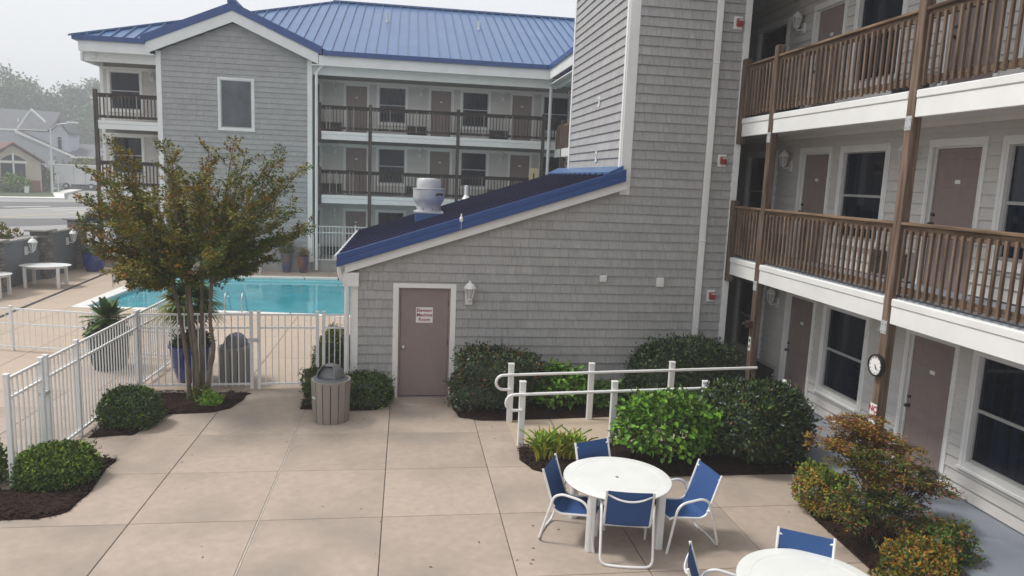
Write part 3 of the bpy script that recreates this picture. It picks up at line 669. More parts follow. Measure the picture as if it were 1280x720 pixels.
m = MB(); m.box(XL-.03, XL+.1, YF-.03, YF+.1, .3, 8.4); part('corner_board', m, 'trim', far)
# floors, fascias, rails
m = MB(); m.box(-12.35, 7.7, 31.45, YF+.1, -.1, .5); part('base_wall', m, 'cement', far)
segs = ((-12.3, -9.86), (-3.7, 6.42))
bal2 = box_mesh('baluster', 'wood_old_v', (-.019, .019, -.019, .019, 0, .86))
balp = box_mesh('baluster', 'slat', (-.019, .019, -.019, .019, 0, .86))
for k, zf in enumerate(FZ):
    for a, b in segs:
        if k:
            m = MB(); m.box(a, b, 31.53, YF+.1, zf-.3, zf-.02); part('balcony_deck', m, 'soffit', far)
            m = MB(); m.box(a, b, 31.47, 31.527, zf-.36, zf-.16); part('fascia_board', m, 'trim', far)
            m = MB(); m.box(a, b, 31.455, 31.53, zf-.157, zf-.02); part('fascia_cap', m, 'trim', far, bev=.01)
    if k:
        for a, b in ((-12.2, -9.86), (-3.55, -1.62), (-1.48, 2.08), (2.22, 5.78), (5.92, 6.42)):
            m = MB(); m.box(a, b, 31.45, 31.58, zf+1.0, zf+1.035); m.box(a, b, 31.5, 31.54, zf+.88, zf+.998)
            r = part('balcony_railing', m, 'wood_old_x', far)
            m = MB(); m.box(a, b, 31.5, 31.54, zf+.08, zf+.18); part('bottom_rail', m, 'wood_old_x', r)
            n = max(2, round((b-a)/.135))
            for q in range(n): o = inst('baluster', balp if rnd.random() < .12 else bal2, r, (a+(q+.5)*(b-a)/n, 31.48, zf+.06)); o.scale = (1, 1, 1.06)
for x in (-1.55, 2.15, 5.85): post(x, 31.5, .3, FZ[2]+1.14, 'wood_old_v', parent=far)
post(-12.3, 31.5, 0, FZ[2]+1.18, 'wood_old_v', parent=far)
for zf in FZ[1:]: post(-3.62, 31.5, zf-.45, zf+1.14, 'wood_old_v', parent=far)
m = MB(); m.lathe([(.07, 0), (.07, 8.22)], 10, (6.1, 31.42, .3)); part('column', m, 'white_paint', far, smooth=True)
for xa, xb in ((XL, -9.86), (-3.9, 6.37)): m = MB(); m.box(xa, xb, 31.4, 31.52, 8.18, 8.5); part('eave_beam', m, 'soffit', far)
for xa, xb in ((XL, -9.9), (-3.9, 6.4)): m = MB(); m.box(xa, xb, 31.0, YF+.1, 8.5, 8.54); part('soffit', m, 'soffit', far)
m = MB(); m.box(XL-.1, XL+.02, 31.4, 40, 8.18, 8.5); part('eave_beam', m, 'soffit', far)
for q in ((-12.6, -10.05, 31.02, 31.07), (-3.6, 5.93, 31.02, 31.07), (-12.65, -12.6, 31.02, 40)): m = MB(); m.box(*q, 8.541, 8.9); part('eave_fascia', m, 'trim', far)
for q in ((-12.83, -10.2, 30.9, 31.02), (-3.42, 5.86, 30.9, 31.02), (-12.83, -12.7, 31.02, 49)): m = MB(); m.box(*q, 8.902, 9.08); part('gutter', m, 'blue_trim', far)
# roof panels, front slope
SL = .43; zr = lambda y: 9.06+SL*(y-31)
pw = .44; x = -12.8; gx = -6.92
while x < 14.4:
    xa, xb = x, x+pw
    ya = [31-.08 if q < 5.9 else 31+(q-5.9) for q in (xa, xb)]; yb = [min(40, 31+max(0, q+12.83)) for q in (xa, xb)]
    ya = [max(v, 31+3.86-abs(q-gx)) if abs(q-gx) < 3.5 else v for v, q in zip(ya, (xa, xb))]
    if yb[0]-ya[0] > .02 or yb[1]-ya[1] > .02:
        yb = [max(p_, q_) for p_, q_ in zip(ya, yb)]; m = MB(); t = .03
        q = [(xa, ya[0], zr(ya[0])), (xb-.004, ya[1], zr(ya[1])), (xb-.004, yb[1], zr(yb[1])), (xa, yb[0], zr(yb[0]))]
        m.add(q+[(p[0], p[1], p[2]-t) for p in q], [(0, 1, 2, 3), (4, 7, 6, 5), (0, 4, 5, 1), (1, 5, 6, 2), (2, 6, 7, 3), (3, 7, 4, 0)])
        if yb[0]-ya[0] > .3: m.bar((xa+.012, ya[0]+.02, zr(ya[0])+.03), (xa+.012, yb[0]-.05, zr(yb[0])+.03), .024, .06)
        part('roof_panel', m, 'blue_roof', far)
    x += pw
m = MB(); m.add([(-12.83, 31, 9.05), (-12.83, 49, 9.05), (-3.83, 40, 12.92), (-3.83, 40, 12.86), (-12.83, 49, 8.98), (-12.83, 31, 8.98)], [(0, 1, 2), (5, 3, 4), (0, 5, 4, 1)])
m.add([(-12.83, 49, 9.05), (15, 49, 9.05), (15, 40, 12.9), (-3.83, 40, 12.9)], [(0, 1, 2, 3)]); part('roof_slope', m, 'blue_roof', far)
m = MB(); m.bar((-12.9, 30.93, 9.06), (-3.83, 40, 12.96), .3, .07, m=0); m.bar((-3.9, 40, 12.97), (15, 40, 12.97), .3, .08); part('ridge_cap', m, 'blue_roof', far)
for vx, vy in ((-1.06, 36.6), (3.35, 36.4)):
    m = MB(); m.lathe([(.1, -.05), (.09, .05), (.06, .07), (.06, .4)], 8, (vx, vy, zr(vy))); part('roof_vent', m, 'galv', far, smooth=True)
# gable bay
gx = -6.92; GW = Fr((0, 31.35, 0), (1, 0, 0), (0, -1, 0)); gz = lambda u: 9.62-.43*abs(u-gx)+.36
m = MB(); m.prism([(-9.84, 31.49, .0), (-3.99, 31.49, .0), (-3.99, 31.49, 8.6), (gx, 31.49, 9.9), (-9.84, 31.49, 8.6)], (0, 1.8, 0)); part('gable_wall', m, 'sheath', far)
put_courses(courses(GW, -9.8, -4.05, .42, 9.98, .21, [(-7.56, -6.25, 5.8, 7.8)], ztop=gz, tab=.22, proud=.03), 'shingle_panel', 'shingle', far)
m = MB(); m.box(-9.86, -3.97, 31.3, 31.49, 0, .41); part('base_wall', m, 'cement', far)
for xa, xb in ((-9.93, -9.74), (-4.09, -3.9)):
    m = MB(); m.box(xa, xb, 31.3, 31.5, .42, 8.72); part('corner_board', m, 'trim', far)
WG = make_window(1.43, 0, 2.1, False); add_window(far, GW, gx+.02, 5.75, 0, WG)
def rk(side, dz0, dz1, y0, y1, name, mat, ext=3.36):
    x1 = gx+side*ext; za = 10.70; zb = za-.43*ext; m = MB()
    m.prism([(gx, y0, za-dz0), (x1, y0, zb-dz0), (x1, y0, zb-dz1), (gx, y0, za-dz1)], (0, y1-y0, 0)); part(name, m, mat, far)
for s in (-1, 1):
    rk(s, 0, .31, 30.95, 31.06, 'rake_trim', 'blue_trim', 3.44); rk(s, .312, .74, 31.0, 31.06, 'rake_board', 'trim', 3.3); rk(s, .5, .54, 31.06, 31.5, 'rake_soffit', 'soffit', 3.3)
    x1 = gx+s*3.44; m = MB(); zb = 10.7-.43*3.44
    q = [(gx, 31.06, 10.69), (x1, 31.06, zb-.01), (x1, 31.05, zb-.01), (gx, 35.0, 10.69)]
    q = [(gx, 30.97, 10.71), (x1, 30.97, zb+.01), (x1, 31.3, zb+.01), (gx, 34.9, 10.71)]; m.add(q+[(a, b, c-.05) for a, b, c in q], [(0, 1, 2, 3), (4, 7, 6, 5), (0, 4, 5, 1)]); part('gable_roof', m, 'blue_roof', far)
m = MB(); m.bar((gx, 30.93, 10.72), (gx, 34.9, 10.72), .34, .12); part('ridge_cap', m, 'blue_trim', far)
m = MB(); m.tube(fillet([(-3.45, 31.1, 8.9), (-3.45, 31.1, 8.55), (-3.72, 31.22, 8.2), (-3.72, 31.22, .1)], .12), .06, 8); part('downspout', m, 'trim', far, smooth=True)
m = MB(); m.tube(fillet([(5.95, 30.95, 8.95), (5.95, 30.98, 8.6), (6.08, 31.3, 8.45)], .1), .06, 8); part('downspout', m, 'trim', far, smooth=True)
m = MB(); m.box(-12.36, -12.16, 31.33, 31.41, 8.28, 8.5); part('alarm_box', m, 'soffit', far)
def exit_sign(x, y, z, lab):
    t = thing('exit_sign', lab, 'exit sign', (x, y, z), local=True); m = MB(); m.box(-.17, .17, -.03, .03, -.1, .1); m.box(-.02, .02, -.02, .02, .1, .16)
    part('sign_body', m, 'paper', t); me = text_mesh('lettering', 'EXIT', .19, 'red_plastic', .003, .006); inst('lettering', me, t, (0, -.033, 0))
exit_sign(6.9, 31.0, 7.98, 'red exit sign under the third floor ceiling left of the shingled tower'); exit_sign(6.9, 31.0, 5.0, 'red exit sign at second floor just above the lean-to roof')
t = thing('notice_board', 'cream notice board on the far balcony post', 'sign', (5.5, 31.4, 4.35), local=True); m = MB(); m.box(-.2, .2, -.02, .02, -.42, .42); part('board', m, 'cream', t, bev=.006)
m = MB(); m.box(-.03, .03, -.026, -.021, -.12, .2); part('mark', m, 'ink_black', t)

# ------------------------------------------------------------ small fixtures on the near buildings
def strobe(x, z, lab):
    t = thing('fire_alarm', lab, 'fire alarm', (x, YT-.02, z), local=True)
    m = MB(); m.box(-.085, .085, -.03, 0, -.12, .12); part('back_plate', m, 'white_paint', t, bev=.008)
    m = MB(); m.box(-.05, .08, -.085, -.031, -.07, .075); h = part('horn', m, 'red_plastic', t, bev=.012)
    m = MB(); m.box(-.02, .075, -.093, -.086, .03, .06); part('lens', m, 'glass_frost', h)
strobe(6.1, 2.11, 'lowest red and white fire alarm beside the dark ground floor passage'); strobe(6.1, 4.79, 'middle red and white fire alarm level with the second floor balcony'); strobe(6.2, 7.38, 'topmost red and white fire alarm near the third floor balcony')
t = thing('door_sign', 'white sign with red lettering on the machine room door', 'sign', (.385, YT-.035+.068, 1.63), local=True)
m = MB(); m.box(-.16, .16, -.004, -.0005, -.15, .15); part('sign_plate', m, 'paper', t)
for s, z in (('Elevator', .09), ('Machine', 0), ('Room', -.09)): inst('lettering', text_mesh('lettering', s, .09, 'ink_red', .001, .002), t, (0, -.006, z))
t = thing('wall_clock', 'round black rimmed wall clock on the wooden post', 'clock', (6.37, 8.65, 1.98), RZL, local=True)
m = MB(); m.lathe([(.0, 0), (.15, 0), (.155, .02), (.15, .06), (.135, .066), (.128, .045), (0, .045)], 28, cap=False); v = [(a, -c, b) for a, b, c in m.v]; m.v = v; part('rim', m, 'black', t, smooth=True)
m = MB(); m.lathe([(0, .047), (.128, .047)], 28, cap=False); m.v = [(a, -c, b) for a, b, c in m.v]; part('face', m, 'paper', t)
m = MB()
for k in range(12):
    a = k*math.pi/6; m.bar((.098*math.sin(a), -.049, .098*math.cos(a)), (.118*math.sin(a), -.049, .118*math.cos(a)), .012 if k % 3 == 0 else .007, .002, (0, 1, 0))
part('numerals', m, 'ink_black', t)
for a, L_, w_ in ((R(158), .06, .012), (R(138), .088, .008)):
    m = MB(); m.bar((-.015*math.sin(a), -.051, -.015*math.cos(a)), (L_*math.sin(a), -.051, L_*math.cos(a)), w_, .002, (0, 1, 0)); part('hand', m, 'ink_black', t)
t = thing('warning_sign', 'small white sign reading NO in red on the post below the clock', 'sign', (6.375, 8.65, 1.3), RZL, local=True)
m = MB(); m.box(-.068, .068, -.005, 0, -.14, .14); part('sign_plate', m, 'paper', t); inst('lettering', text_mesh('lettering', 'NO', .12, 'ink_red', .001, .004), t, (0, -.006, .065))
m = MB()
for k in range(4): m.box(-.055+k*.03, -.055+k*.03+.02, -.0075, -.0055, -.07, -.02)
part('print', m, 'ink_red', t)
t = thing('post_sticker', 'small white notice stuck on the far wooden post', 'sign', (6.375, 12.3, 1.42), RZL, local=True); m = MB(); m.box(-.04, .04, -.004, 0, -.13, .13); part('sign_plate', m, 'paper', t)
m = MB(); m.box(-.025, .025, -.0065, -.0045, .03, .09); m.box(-.02, .02, -.0065, -.0045, -.09, -.02); part('print', m, 'ink_black', t)
t = thing('bell_box', 'dark red box on the far wooden post above the notice', 'alarm', (6.375, 12.3, 1.79), RZL, local=True); m = MB(); m.box(-.05, .06, -.1, 0, -.07, .07); part('case', m, 'brown_box', t, bev=.012); m = MB(); m.box(-.07, .03, -.16, -.1, -.025, .03); part('nozzle', m, 'black', t, bev=.01)
# roof fan, pipe, rod on the lean-to
fx, fy = .5, 16.42
t = thing('roof_exhaust_fan', 'round grey metal exhaust fan on a blue curb on the lean-to roof', 'exhaust fan', (fx, fy, roofz(fx)), local=True)
zc = 3.44-roofz(fx)
m = MB(); m.box(-.3, .3, -.3, .3, -.25, zc); part('curb', m, 'blue_roof', t, bev=.006)
m = MB(); m.box(-.325, .325, -.325, .325, zc, zc+.035); m.lathe([(.28, .035), (.27, .16), (.29, .2), (.335, .27), (.35, .34), (.35, .52), (.365, .53), (.365, .545), (.3, .55)], 28, (0, 0, zc)); part('housing', m, 'galv', t, smooth=True)
m = MB(); m.lathe([(.27, .55), (.275, .68), (.265, .70), (.265, .74), (.25, .76), (.0, .775)], 28, (0, 0, zc)); part('cap', m, 'galv', t, smooth=True)
m = MB(); m.tube(fillet([(.18, -.31, zc+.42), (.2, -.42, zc+.44), (.3, -.4, zc+.43)], .03), .028, 8); part('cable_gland', m, 'black', t, smooth=True)
m = MB()
for k in range(8):
    a = k*math.pi/4+.3; m.box(.275*math.cos(a)-.012, .275*math.cos(a)+.012, .275*math.sin(a)-.012, .275*math.sin(a)+.012, zc+.08, zc+.1)
part('bolts', m, 'dark_metal', t)
t = thing('vent_pipe', 'thin white vent pipe standing on the lean-to roof', 'vent pipe', (1.58, 19.25, roofz(1.58)), local=True)
m = MB(); m.lathe([(.05, -.05), (.05, .36), (.035, .365)], 10); part('pipe', m, 'white_paint', t, smooth=True); m = MB(); m.lathe([(.12, .0), (.07, .08), (.055, .1)], 10); part('boot', m, 'white_paint', t, smooth=True)
t = thing('lightning_rod', 'small white fitting on the blue roof edge above the lantern', 'rod', (1.02, 13.38, 3.5), local=True)
m = MB(); m.lathe([(.02, -.06), (.04, -.03), (.03, .03), (.012, .05), (.012, .1)], 8); part('insulator', m, 'white_paint', t, smooth=True); m = MB(); m.tube([(0, -.03, -.04), (0, -.03, -.2)], .006, 5); part('wire', m, 'galv', t)

# ------------------------------------------------------------ fences
pk = {}
def fence(name, label, pts, h=1.5, sp=.118, posts=None, mid=.28, z=0, ph=.03, pr=.0095, group=None, ps=.03):
    t = thing(name, label, 'fence', (*pts[0], z), group=group)
    L_ = (Vector(pts[1])-Vector(pts[0])).length; d_ = (Vector(pts[1])-Vector(pts[0])).normalized(); a = math.atan2(d_.y, d_.x)
    P = lambda s_, zz: (pts[0][0]+d_.x*s_, pts[0][1]+d_.y*s_, z+zz)
    posts = posts or [0, L_]
    key = (h, pr)
    if key not in pk: pk[key] = box_mesh('picket', 'fence', (-pr, pr, -pr, pr, .06, h-.01)), box_mesh('post', 'fence', (-ps, ps, -ps, ps, 0, h+.03), (-ps-.006, ps+.006, -ps-.006, ps+.006, h+.03, h+.055), bev=.004)
    for s_ in posts: inst('post', pk[key][1], t, P(s_, 0), a)
    for s0, s1 in zip(posts[:-1], posts[1:]):
        if s1-s0 < .2: continue
        for zz in (.1, h-mid, h-.02):
            m = MB(); m.bar(P(s0+ps, zz), P(s1-ps, zz), .034, .034); part('rail', m, 'fence', t)
        n = max(2, round((s1-s0)/sp))
        for k in range(1, n): inst('picket', pk[key][0], t, P(s0+(s1-s0)*k/n, 0), a)
    return t
f1 = fence('pool_fence', 'white metal picket fence running from the near left corner to the tree bed', [(-5.02, 9.74), (-4.98, 14.1)], posts=[0, .86, 1.0, 1.94, 4.36])
m = MB(); m.box(-5.06, -4.96, 10.57, 10.72, 1.0, 1.05); part('latch', m, 'galv', f1)
f2 = fence('pool_fence', 'white picket fence and gate between the corner post and the machine room', [(-4.98, 14.12), (-1.1, 14.3)], posts=[0, 2.06, 2.2, 3.3, 3.42, 3.84])
m = MB(); m.box(-2.98, -2.8, 14.15, 14.2, .95, 1.02); part('latch', m, 'galv', f2)
fence('pool_fence', 'white picket fence continuing from the corner post beside the blue pot', [(-4.97, 14.2), (-4.93, 16.3)], posts=[0, 2.1])
fence('pool_fence', 'low white fence crossing the pool deck at the left edge', [(-10.2, 17.55), (-4.98, 16.38)], h=.98, posts=[0, 1.55, 3.5, 5.3], mid=.36, sp=.14, pr=.0055)
fence('porch_fence', 'white railing on the grey base wall right of the gable bay', [(-3.88, 31.42), (5.6, 31.42)], h=1.55, z=.42, posts=[0, 1.75, 4, 6.5, 9.4], sp=.135)
f5 = fence('garden_fence', 'white picket fence on a low grey wall behind the blue planter', [(-12.05, 31.3), (-9.95, 31.3)], h=.95, z=.38, posts=[0, .75, 1.35, 2.1], sp=.13)
m = MB(); m.tube(arc((-10.98, 31.3, 1.2), .32, math.pi, 0, 8, (1, 0, 0), (0, 0, .9)), .03, 6); part('arch', m, 'fence', f5)
# ramp handrails
def handrail(label, y, xs, x1, hs, yend=None):
    t = thing('handrail', label, 'handrail', (xs[0], y, 0))
    zf_ = lambda x: max(0, (x-1.83)*.0235)
    for x, hh in zip(xs, hs):
        m = MB(); m.box(x-.05, x+.05, y-.04, y+.04, 0, hh); m.box(x-.056, x+.056, y-.046, y+.046, hh, hh+.02); part('post', m, 'white_paint', t, bev=.008)
    x0 = xs[0]
    pts = [(x0, y-.06, .62), (x0-.12, y-.06, .62)]+arc((x0-.14, y-.06, .75), .13, -math.pi/2, -math.pi*1.5, 8, (1, 0, 0), (0, 0, 1))+[(x0-.05, y-.06, .885), (x1, (yend or y)-.06, .885+(x1-x0)*.03)]
    m = MB(); m.tube(pts, .026, 8); part('rail', m, 'white_paint', t, smooth=True)
    return t
handrail('white ramp handrail nearest the shingled wall with three posts', 12.12, [1.88, 3.33, 4.83], 6.44, [1.06, 1.07, 1.1])
handrail('white ramp handrail nearest the patio in front of the bushes', 10.98, [1.9, 3.42, 4.98, 6.42], 6.46, [1.07, 1.07, 1.07, 1.08])
# pool ladders
def ladder(label, x, y, rz):
    t = thing('pool_handrail', label, 'handrail', (x, y, 0), rz, local=True)
    for s in (-.24, .24):
        m = MB(); m.tube(fillet([(s, .0, 0), (s, .0, .5), (s, .18, .62), (s, .42, .5), (s, .85, -.25)], .2, 6), .022, 8); part('rail', m, 'steel', t, smooth=True)
ladder('steel pool handrails at the left corner of the pool', -10.0, 26.6, -math.pi/2); ladder('steel pool handrail at the near edge of the pool', -5.0, 21.9, 0)

# ------------------------------------------------------------ pool wall of stucco and stone
XWALL = -13.0
t = thing('pool_wall', 'grey stucco pool wall with stacked stone pillars', 'wall', (XWALL, 28, 0)); pool_wall = t
PY = [(24.9, 1.62), (28.15, 1.72), (31.05, 1.95)]
m = MB(); m.box(XWALL-.2, XWALL, 25.1, 27.95, -.1, 1.5); part('stucco_panel', m, 'stucco', t); m = MB(); m.box(XWALL-.2, XWALL, 28.35, 30.85, -.1, 1.58); part('stucco_panel', m, 'stucco', t); m = MB(); m.box(XWALL-.2, XWALL, 19, 24.7, -.1, 1.45); part('stucco_panel', m, 'stucco', t)
for a, b, z in ((25.12, 27.9, 1.5), (28.4, 30.8, 1.58), (19, 24.6, 1.45)):
    m = MB(); m.box(XWALL-.25, XWALL+.05, a, b, z, z+.07); part('wall_cap', m, 'cap_stone', t, bev=.01)
for py, h in PY:
    m = MB(); m.box(XWALL-.27, XWALL+.2, py-.22, py+.22, -.1, h-.02); part('pillar_core', m, 'joint', t); z = 0
    while z < h-.05:
        hh = min(rnd.uniform(.09, .17), h-z)
        for face in (0, 1):
            cuts = [0, rnd.uniform(.25, .7), 1]
            for a, b in zip(cuts[:-1], cuts[1:]):
                pr = rnd.uniform(.0, .035); m = MB()
                if face == 0: y0, y1 = py-.25+.5*a+.005, py-.25+.5*b-.005; m.box(XWALL+.14, XWALL+.225+pr, y0, y1, z+.006, z+hh-.006)
                else: x0, x1 = XWALL-.29+.5*a+.005, XWALL-.29+.5*b-.005; m.box(x0, x1, py-.25-pr, py-.16, z+.006, z+hh-.006)
                part('stone', m, 'stone', t, bev=.012)
        z += hh
    m = MB(); m.box(XWALL-.42, XWALL+.36, py-.38, py+.38, h, h+.07); part('pillar_cap', m, 'cap_stone', t, bev=.015)
FP = Fr((XWALL, 0, 0), (0, 1, 0), (1, 0, 0))
add_lantern(t, FP, 26.9, 1.2, math.pi/2, 1.45); add_lantern(t, FP, 30.0, 1.25, math.pi/2, 1.45)

# ------------------------------------------------------------ tables, chairs
def table(label, loc, rz=0, rx=.66, ry=.66, h=.72, group=None, leg=.42):
    t = thing('patio_table', label, 'table', loc, rz, group, local=True)
    m = MB(); m.lathe([(0, h-.03), (.93, h-.03), (.985, h-.024), (1, h-.012), (.993, h-.003), (.97, h), (.80, h), (.797, h-.003), (.79, h-.003), (.787, h), (.035, h), (.03, h-.02), (0, h-.02)], 48, cap=False)
    m.v = [(x*rx, y*ry, z) for x, y, z in m.v]; tp = part('tabletop', m, 'table_top', t, smooth=True)
    m = MB(); m.lathe([(0, h-.006), (.028, h-.006)], 12, cap=False); part('umbrella_hole', m, 'black', tp)
    m = MB(); m.lathe([(.80, h-.095), (.82, h-.095), (.82, h-.03), (.80, h-.03)], 32, cap=False); m.v = [(x*rx, y*ry, z) for x, y, z in m.v]; part('apron', m, 'white_paint', t, smooth=True)
    for sx in (-1, 1):
        for sy in (-1, 1):
            m = MB(); x, y = sx*leg*rx/.66, sy*leg*ry/.66; m.box(x-.042, x+.042, y-.042, y+.042, 0, h-.03)
            for a, b, c, d_ in ((x-.049, x-.043, y-.03, y-.008), (x-.049, x-.043, y+.008, y+.03), (x-.03, x-.008, y-.049, y-.043), (x+.008, x+.03, y-.049, y-.043)): m.box(a, b, c, d_, .0, h-.1)
            part('leg', m, 'white_paint', t, bev=.006)
    return t
table('white round table with four blue chairs in the middle of the patio', (2.62, 8.07, 0), .0)
table('white round table cut off by the bottom edge of the photo', (3.73, 5.62, 0), .3)
table('white oval table in front of the grey pool wall', (-12.1, 26.3, 0), .1, .78, .6, .74); table('white table at the left edge by the pool wall', (-13.05+.35, 24.1, 0), .1, .6, .55, .72)
def chair(label, loc, rz, group):
    t = thing('patio_chair', label, 'chair', loc, rz, group, local=True)
    for s in (-1, 1):
        X = .295*s
        m = MB(); m.tube(fillet([(X, -.31, 0), (X, -.20, .60), (X, .10, .645), (X, .20, .60), (X, .37, .015), (X*.3, .395, .015), (0, .395, .015)], .12, 6), .0155, 8)
        part('arm_frame', m, 'white_paint', t, smooth=True)
        X = .262*s
        m = MB(); m.tube(fillet([(X, .36, .90), (X, .20, .42), (X, .12, .385), (X, -.24, .43), (X, -.29, .41)], .09, 6), .0145, 8); part('side_rail', m, 'white_paint', t, smooth=True)
        m = MB(); m.tube([(X, .2-.005, .47), (.295*s, .235, .48)], .011, 6); m.tube([(X, -.18, .424), (.295*s, -.228, .44)], .011, 6); part('bracket', m, 'white_paint', t)
    m = MB(); m.tube(smoothpath([(-.262, .335, .845), (-.13, .375, .80), (0, .388, .785), (.13, .375, .80), (.262, .335, .845)], 4), .011, 6); part('back_brace', m, 'white_paint', t, smooth=True)
    m = MB(); m.tube([(-.262, .165, .395), (.262, .165, .395)], .012, 6); m.tube([(-.262, -.28, .413), (.262, -.28, .413)], .012, 6); part('cross_bar', m, 'white_paint', t)
    def sling(path, name, sag):
        P = smoothpath(path, 3); m = MB(); nx = 8; vs = []
        for i, p in enumerate(P):
            d_ = (P[min(i+1, len(P)-1)]-P[max(i-1, 0)]).normalized(); nrm = Vector((0, -d_.z, d_.y))
            for k in range(nx+1):
                u = -1+2*k/nx; q = Vector((u*.258, p.y, p.z))-nrm*sag*(1-u*u); vs.append(q)
        n = nx+1; fs = [(i*n+k, i*n+k+1, (i+1)*n+k+1, (i+1)*n+k) for i in range(len(P)-1) for k in range(nx)]
        vs2 = [v+Vector((0, .003, -.003)) for v in vs]; N = len(vs)
        m.add(vs+vs2, fs+[tuple(N+i for i in f)[::-1] for f in fs]); part(name, m, 'sling', t, smooth=True)
    sling([(0, .352, .89), (0, .30, .72), (0, .235, .53), (0, .203, .45), (0, .186, .418)], 'back_sling', -.012)
    sling([(0, .192, .424), (0, .13, .392), (0, .0, .40), (0, -.2, .424), (0, -.285, .418)], 'seat_sling', .012)
    return t
ch = chair('blue sling chair at the left of the middle table', (2.10, 8.0, 0), math.atan2(.89, .46), 'blue sling patio chairs')
for lab, x, y, f in (('blue sling chair behind the middle table, only its back showing', 2.62, 8.52, (.37, -.93)), ('blue sling chair at the right of the middle table, turned to show its seat', 3.37, 7.84, (-.99, -.12)),
                     ('blue sling chair in front of the middle table, seen from behind', 2.6, 7.62, (.2, .98)), ('blue sling chair seen edge-on at the left of the cut-off table', 2.98, 5.75, (.91, -.41)), ('blue sling chair behind the cut-off table, beside the shrub bed', 3.83, 5.93, (-.54, -.84))):
    copy_thing(ch, (x, y, 0), math.atan2(f[0], -f[1]), lab)

# ------------------------------------------------------------ litter bins
def bin_(label, loc, rz, slat):
    t = thing('litter_bin', label, 'trash can', loc, rz, local=True)
    m = MB(); m.lathe([(0, .02), (.275, .02), (.30, .70), (.29, .70), (.0, .69)], 24, cap=False); part('liner', m, 'black', t, smooth=True)
    n = 15; m = MB(); wb, wt = .056, .062
    m.add([(-wb, -.305, 0), (wb, -.305, 0), (wb, -.28, 0), (-wb, -.28, 0), (-wt, -.335, .74), (wt, -.335, .74), (wt, -.31, .74), (-wt, -.31, .74)], [(0, 3, 2, 1), (4, 5, 6, 7), (0, 1, 5, 4), (1, 2, 6, 5), (2, 3, 7, 6), (3, 0, 4, 7)])
    me = m.mesh('slat', slat, bev=.005)
    for k in range(n): inst('slat', me, t, (0, 0, 0), 2*math.pi*k/n)
    m = MB(); m.lathe([(.30, .70), (.322, .70), (.322, .735), (.30, .735)], 24, cap=False); part('top_ring', m, 'galv', t, smooth=True)
    m = MB(); m.lathe([(.30, .71), (.30, .745), (.24, .765), (.23, .76), (0, .76)], 28, cap=False); lid = part('lid', m, 'lid', t, smooth=True)
    m = MB(); vs = []; rr = .235; nu, nv = 28, 10
    for j in range(nv+1):
        for k in range(nu):
            e = math.pi/2*j/nv; a = 2*math.pi*k/nu; vs.append((rr*math.cos(e)*math.cos(a), rr*math.cos(e)*math.sin(a), .76+rr*1.05*math.sin(e)))
    fs = []
    for j in range(nv):
        for k in range(nu):
            a = 2*math.pi*(k+.5)/nu+math.pi/2; a = (a+math.pi) % (2*math.pi)-math.pi
            if abs(a) < .95 and j < 7: continue
            fs.append((j*nu+k, j*nu+(k+1) % nu, (j+1)*nu+(k+1) % nu, (j+1)*nu+k))
    m.add(vs, fs); part('dome', m, 'lid', lid, smooth=True)
    m = MB(); m.prism([(-.19, -.1, .765), (.19, -.1, .765), (.15, -.03, .93), (-.15, -.03, .93)], (0, .012, 0)); part('flap', m, 'lid', lid)
    m = MB(); m.tube([(rr*1.0*math.cos(e)*math.sin(a), -rr*math.cos(e)*math.cos(a), .762+rr*1.05*math.sin(e)) for a, e in [(-.95, 0), (-.95, .4), (-.95, .8), (-.93, 1.08), (-.5, 1.1), (0, 1.1), (.5, 1.1), (.93, 1.08), (.95, .8), (.95, .4), (.95, 0)]], .014, 6); part('hood_rim', m, 'lid', lid, smooth=True)
    return t
b1 = bin_('weathered slatted litter bin with grey dome lid in front of the hedge', (-1.23, 12.36, 0), -.55, 'slat')
m = MB(); m.box(-.05, .05, -.342, -.338, .42, .64); lab = part('notice', m, 'paper', b1); lab.rotation_euler = (-.04, 0, -.42)
bin_('dark slatted litter bin with grey dome lid behind the white fence', (-3.33, 14.72, 0), 2.6, 'slat_dark')

# ------------------------------------------------------------ plants
def nrm(a): return a/np.maximum(np.linalg.norm(a, axis=1, keepdims=True), 1e-9)
class Leaves:
    def __init__(s): s.v = []; s.t = []; s.m = []; s.n = 0
    def add(s, P, D, N, size, mi, aspect=.5, fold=.25, droop=.0):
        """pointed folded leaves: base P, direction D, face normal N"""
        P, D, N = map(np.asarray, (P, D, N)); D = nrm(D); S = nrm(np.cross(D, N)); N = np.cross(S, D); n = len(P)
        L = np.asarray(size).reshape(-1, 1)*np.ones((n, 1)); W = L*aspect/2
        b = P; t = P+D*L-N*L*droop; l = P+D*L*.45+S*W+N*W*fold; r = P+D*L*.45-S*W+N*W*fold
        V = np.stack([b, r, t, l], 1).reshape(-1, 3); base = s.n+4*np.arange(n)[:, None]
        T = np.concatenate([base+[0, 1, 2], base+[0, 2, 3]], 1).reshape(-1, 3)
        s.v.append(V); s.t.append(T); s.m.append(np.repeat(np.asarray(mi)*np.ones(n, int), 2)); s.n += 4*n
    def mesh(s, name, mats, shift=(0, 0, 0)):
        V = np.concatenate(s.v)-np.array(shift); T = np.concatenate(s.t); mi = np.concatenate(s.m)
        me = bpy.data.meshes.new(name); me.vertices.add(len(V)); me.vertices.foreach_set('co', V.ravel().astype(np.float32))
        me.loops.add(len(T)*3); me.loops.foreach_set('vertex_index', T.ravel().astype(np.int32)); me.polygons.add(len(T))
        me.polygons.foreach_set('loop_start', np.arange(0, len(T)*3, 3, dtype=np.int32)); me.polygons.foreach_set('loop_total', np.full(len(T), 3, np.int32))
        for k in mats: me.materials.append(M[k])
        me.polygons.foreach_set('material_index', mi.astype(np.int32)); me.update(); me.validate()
        return me
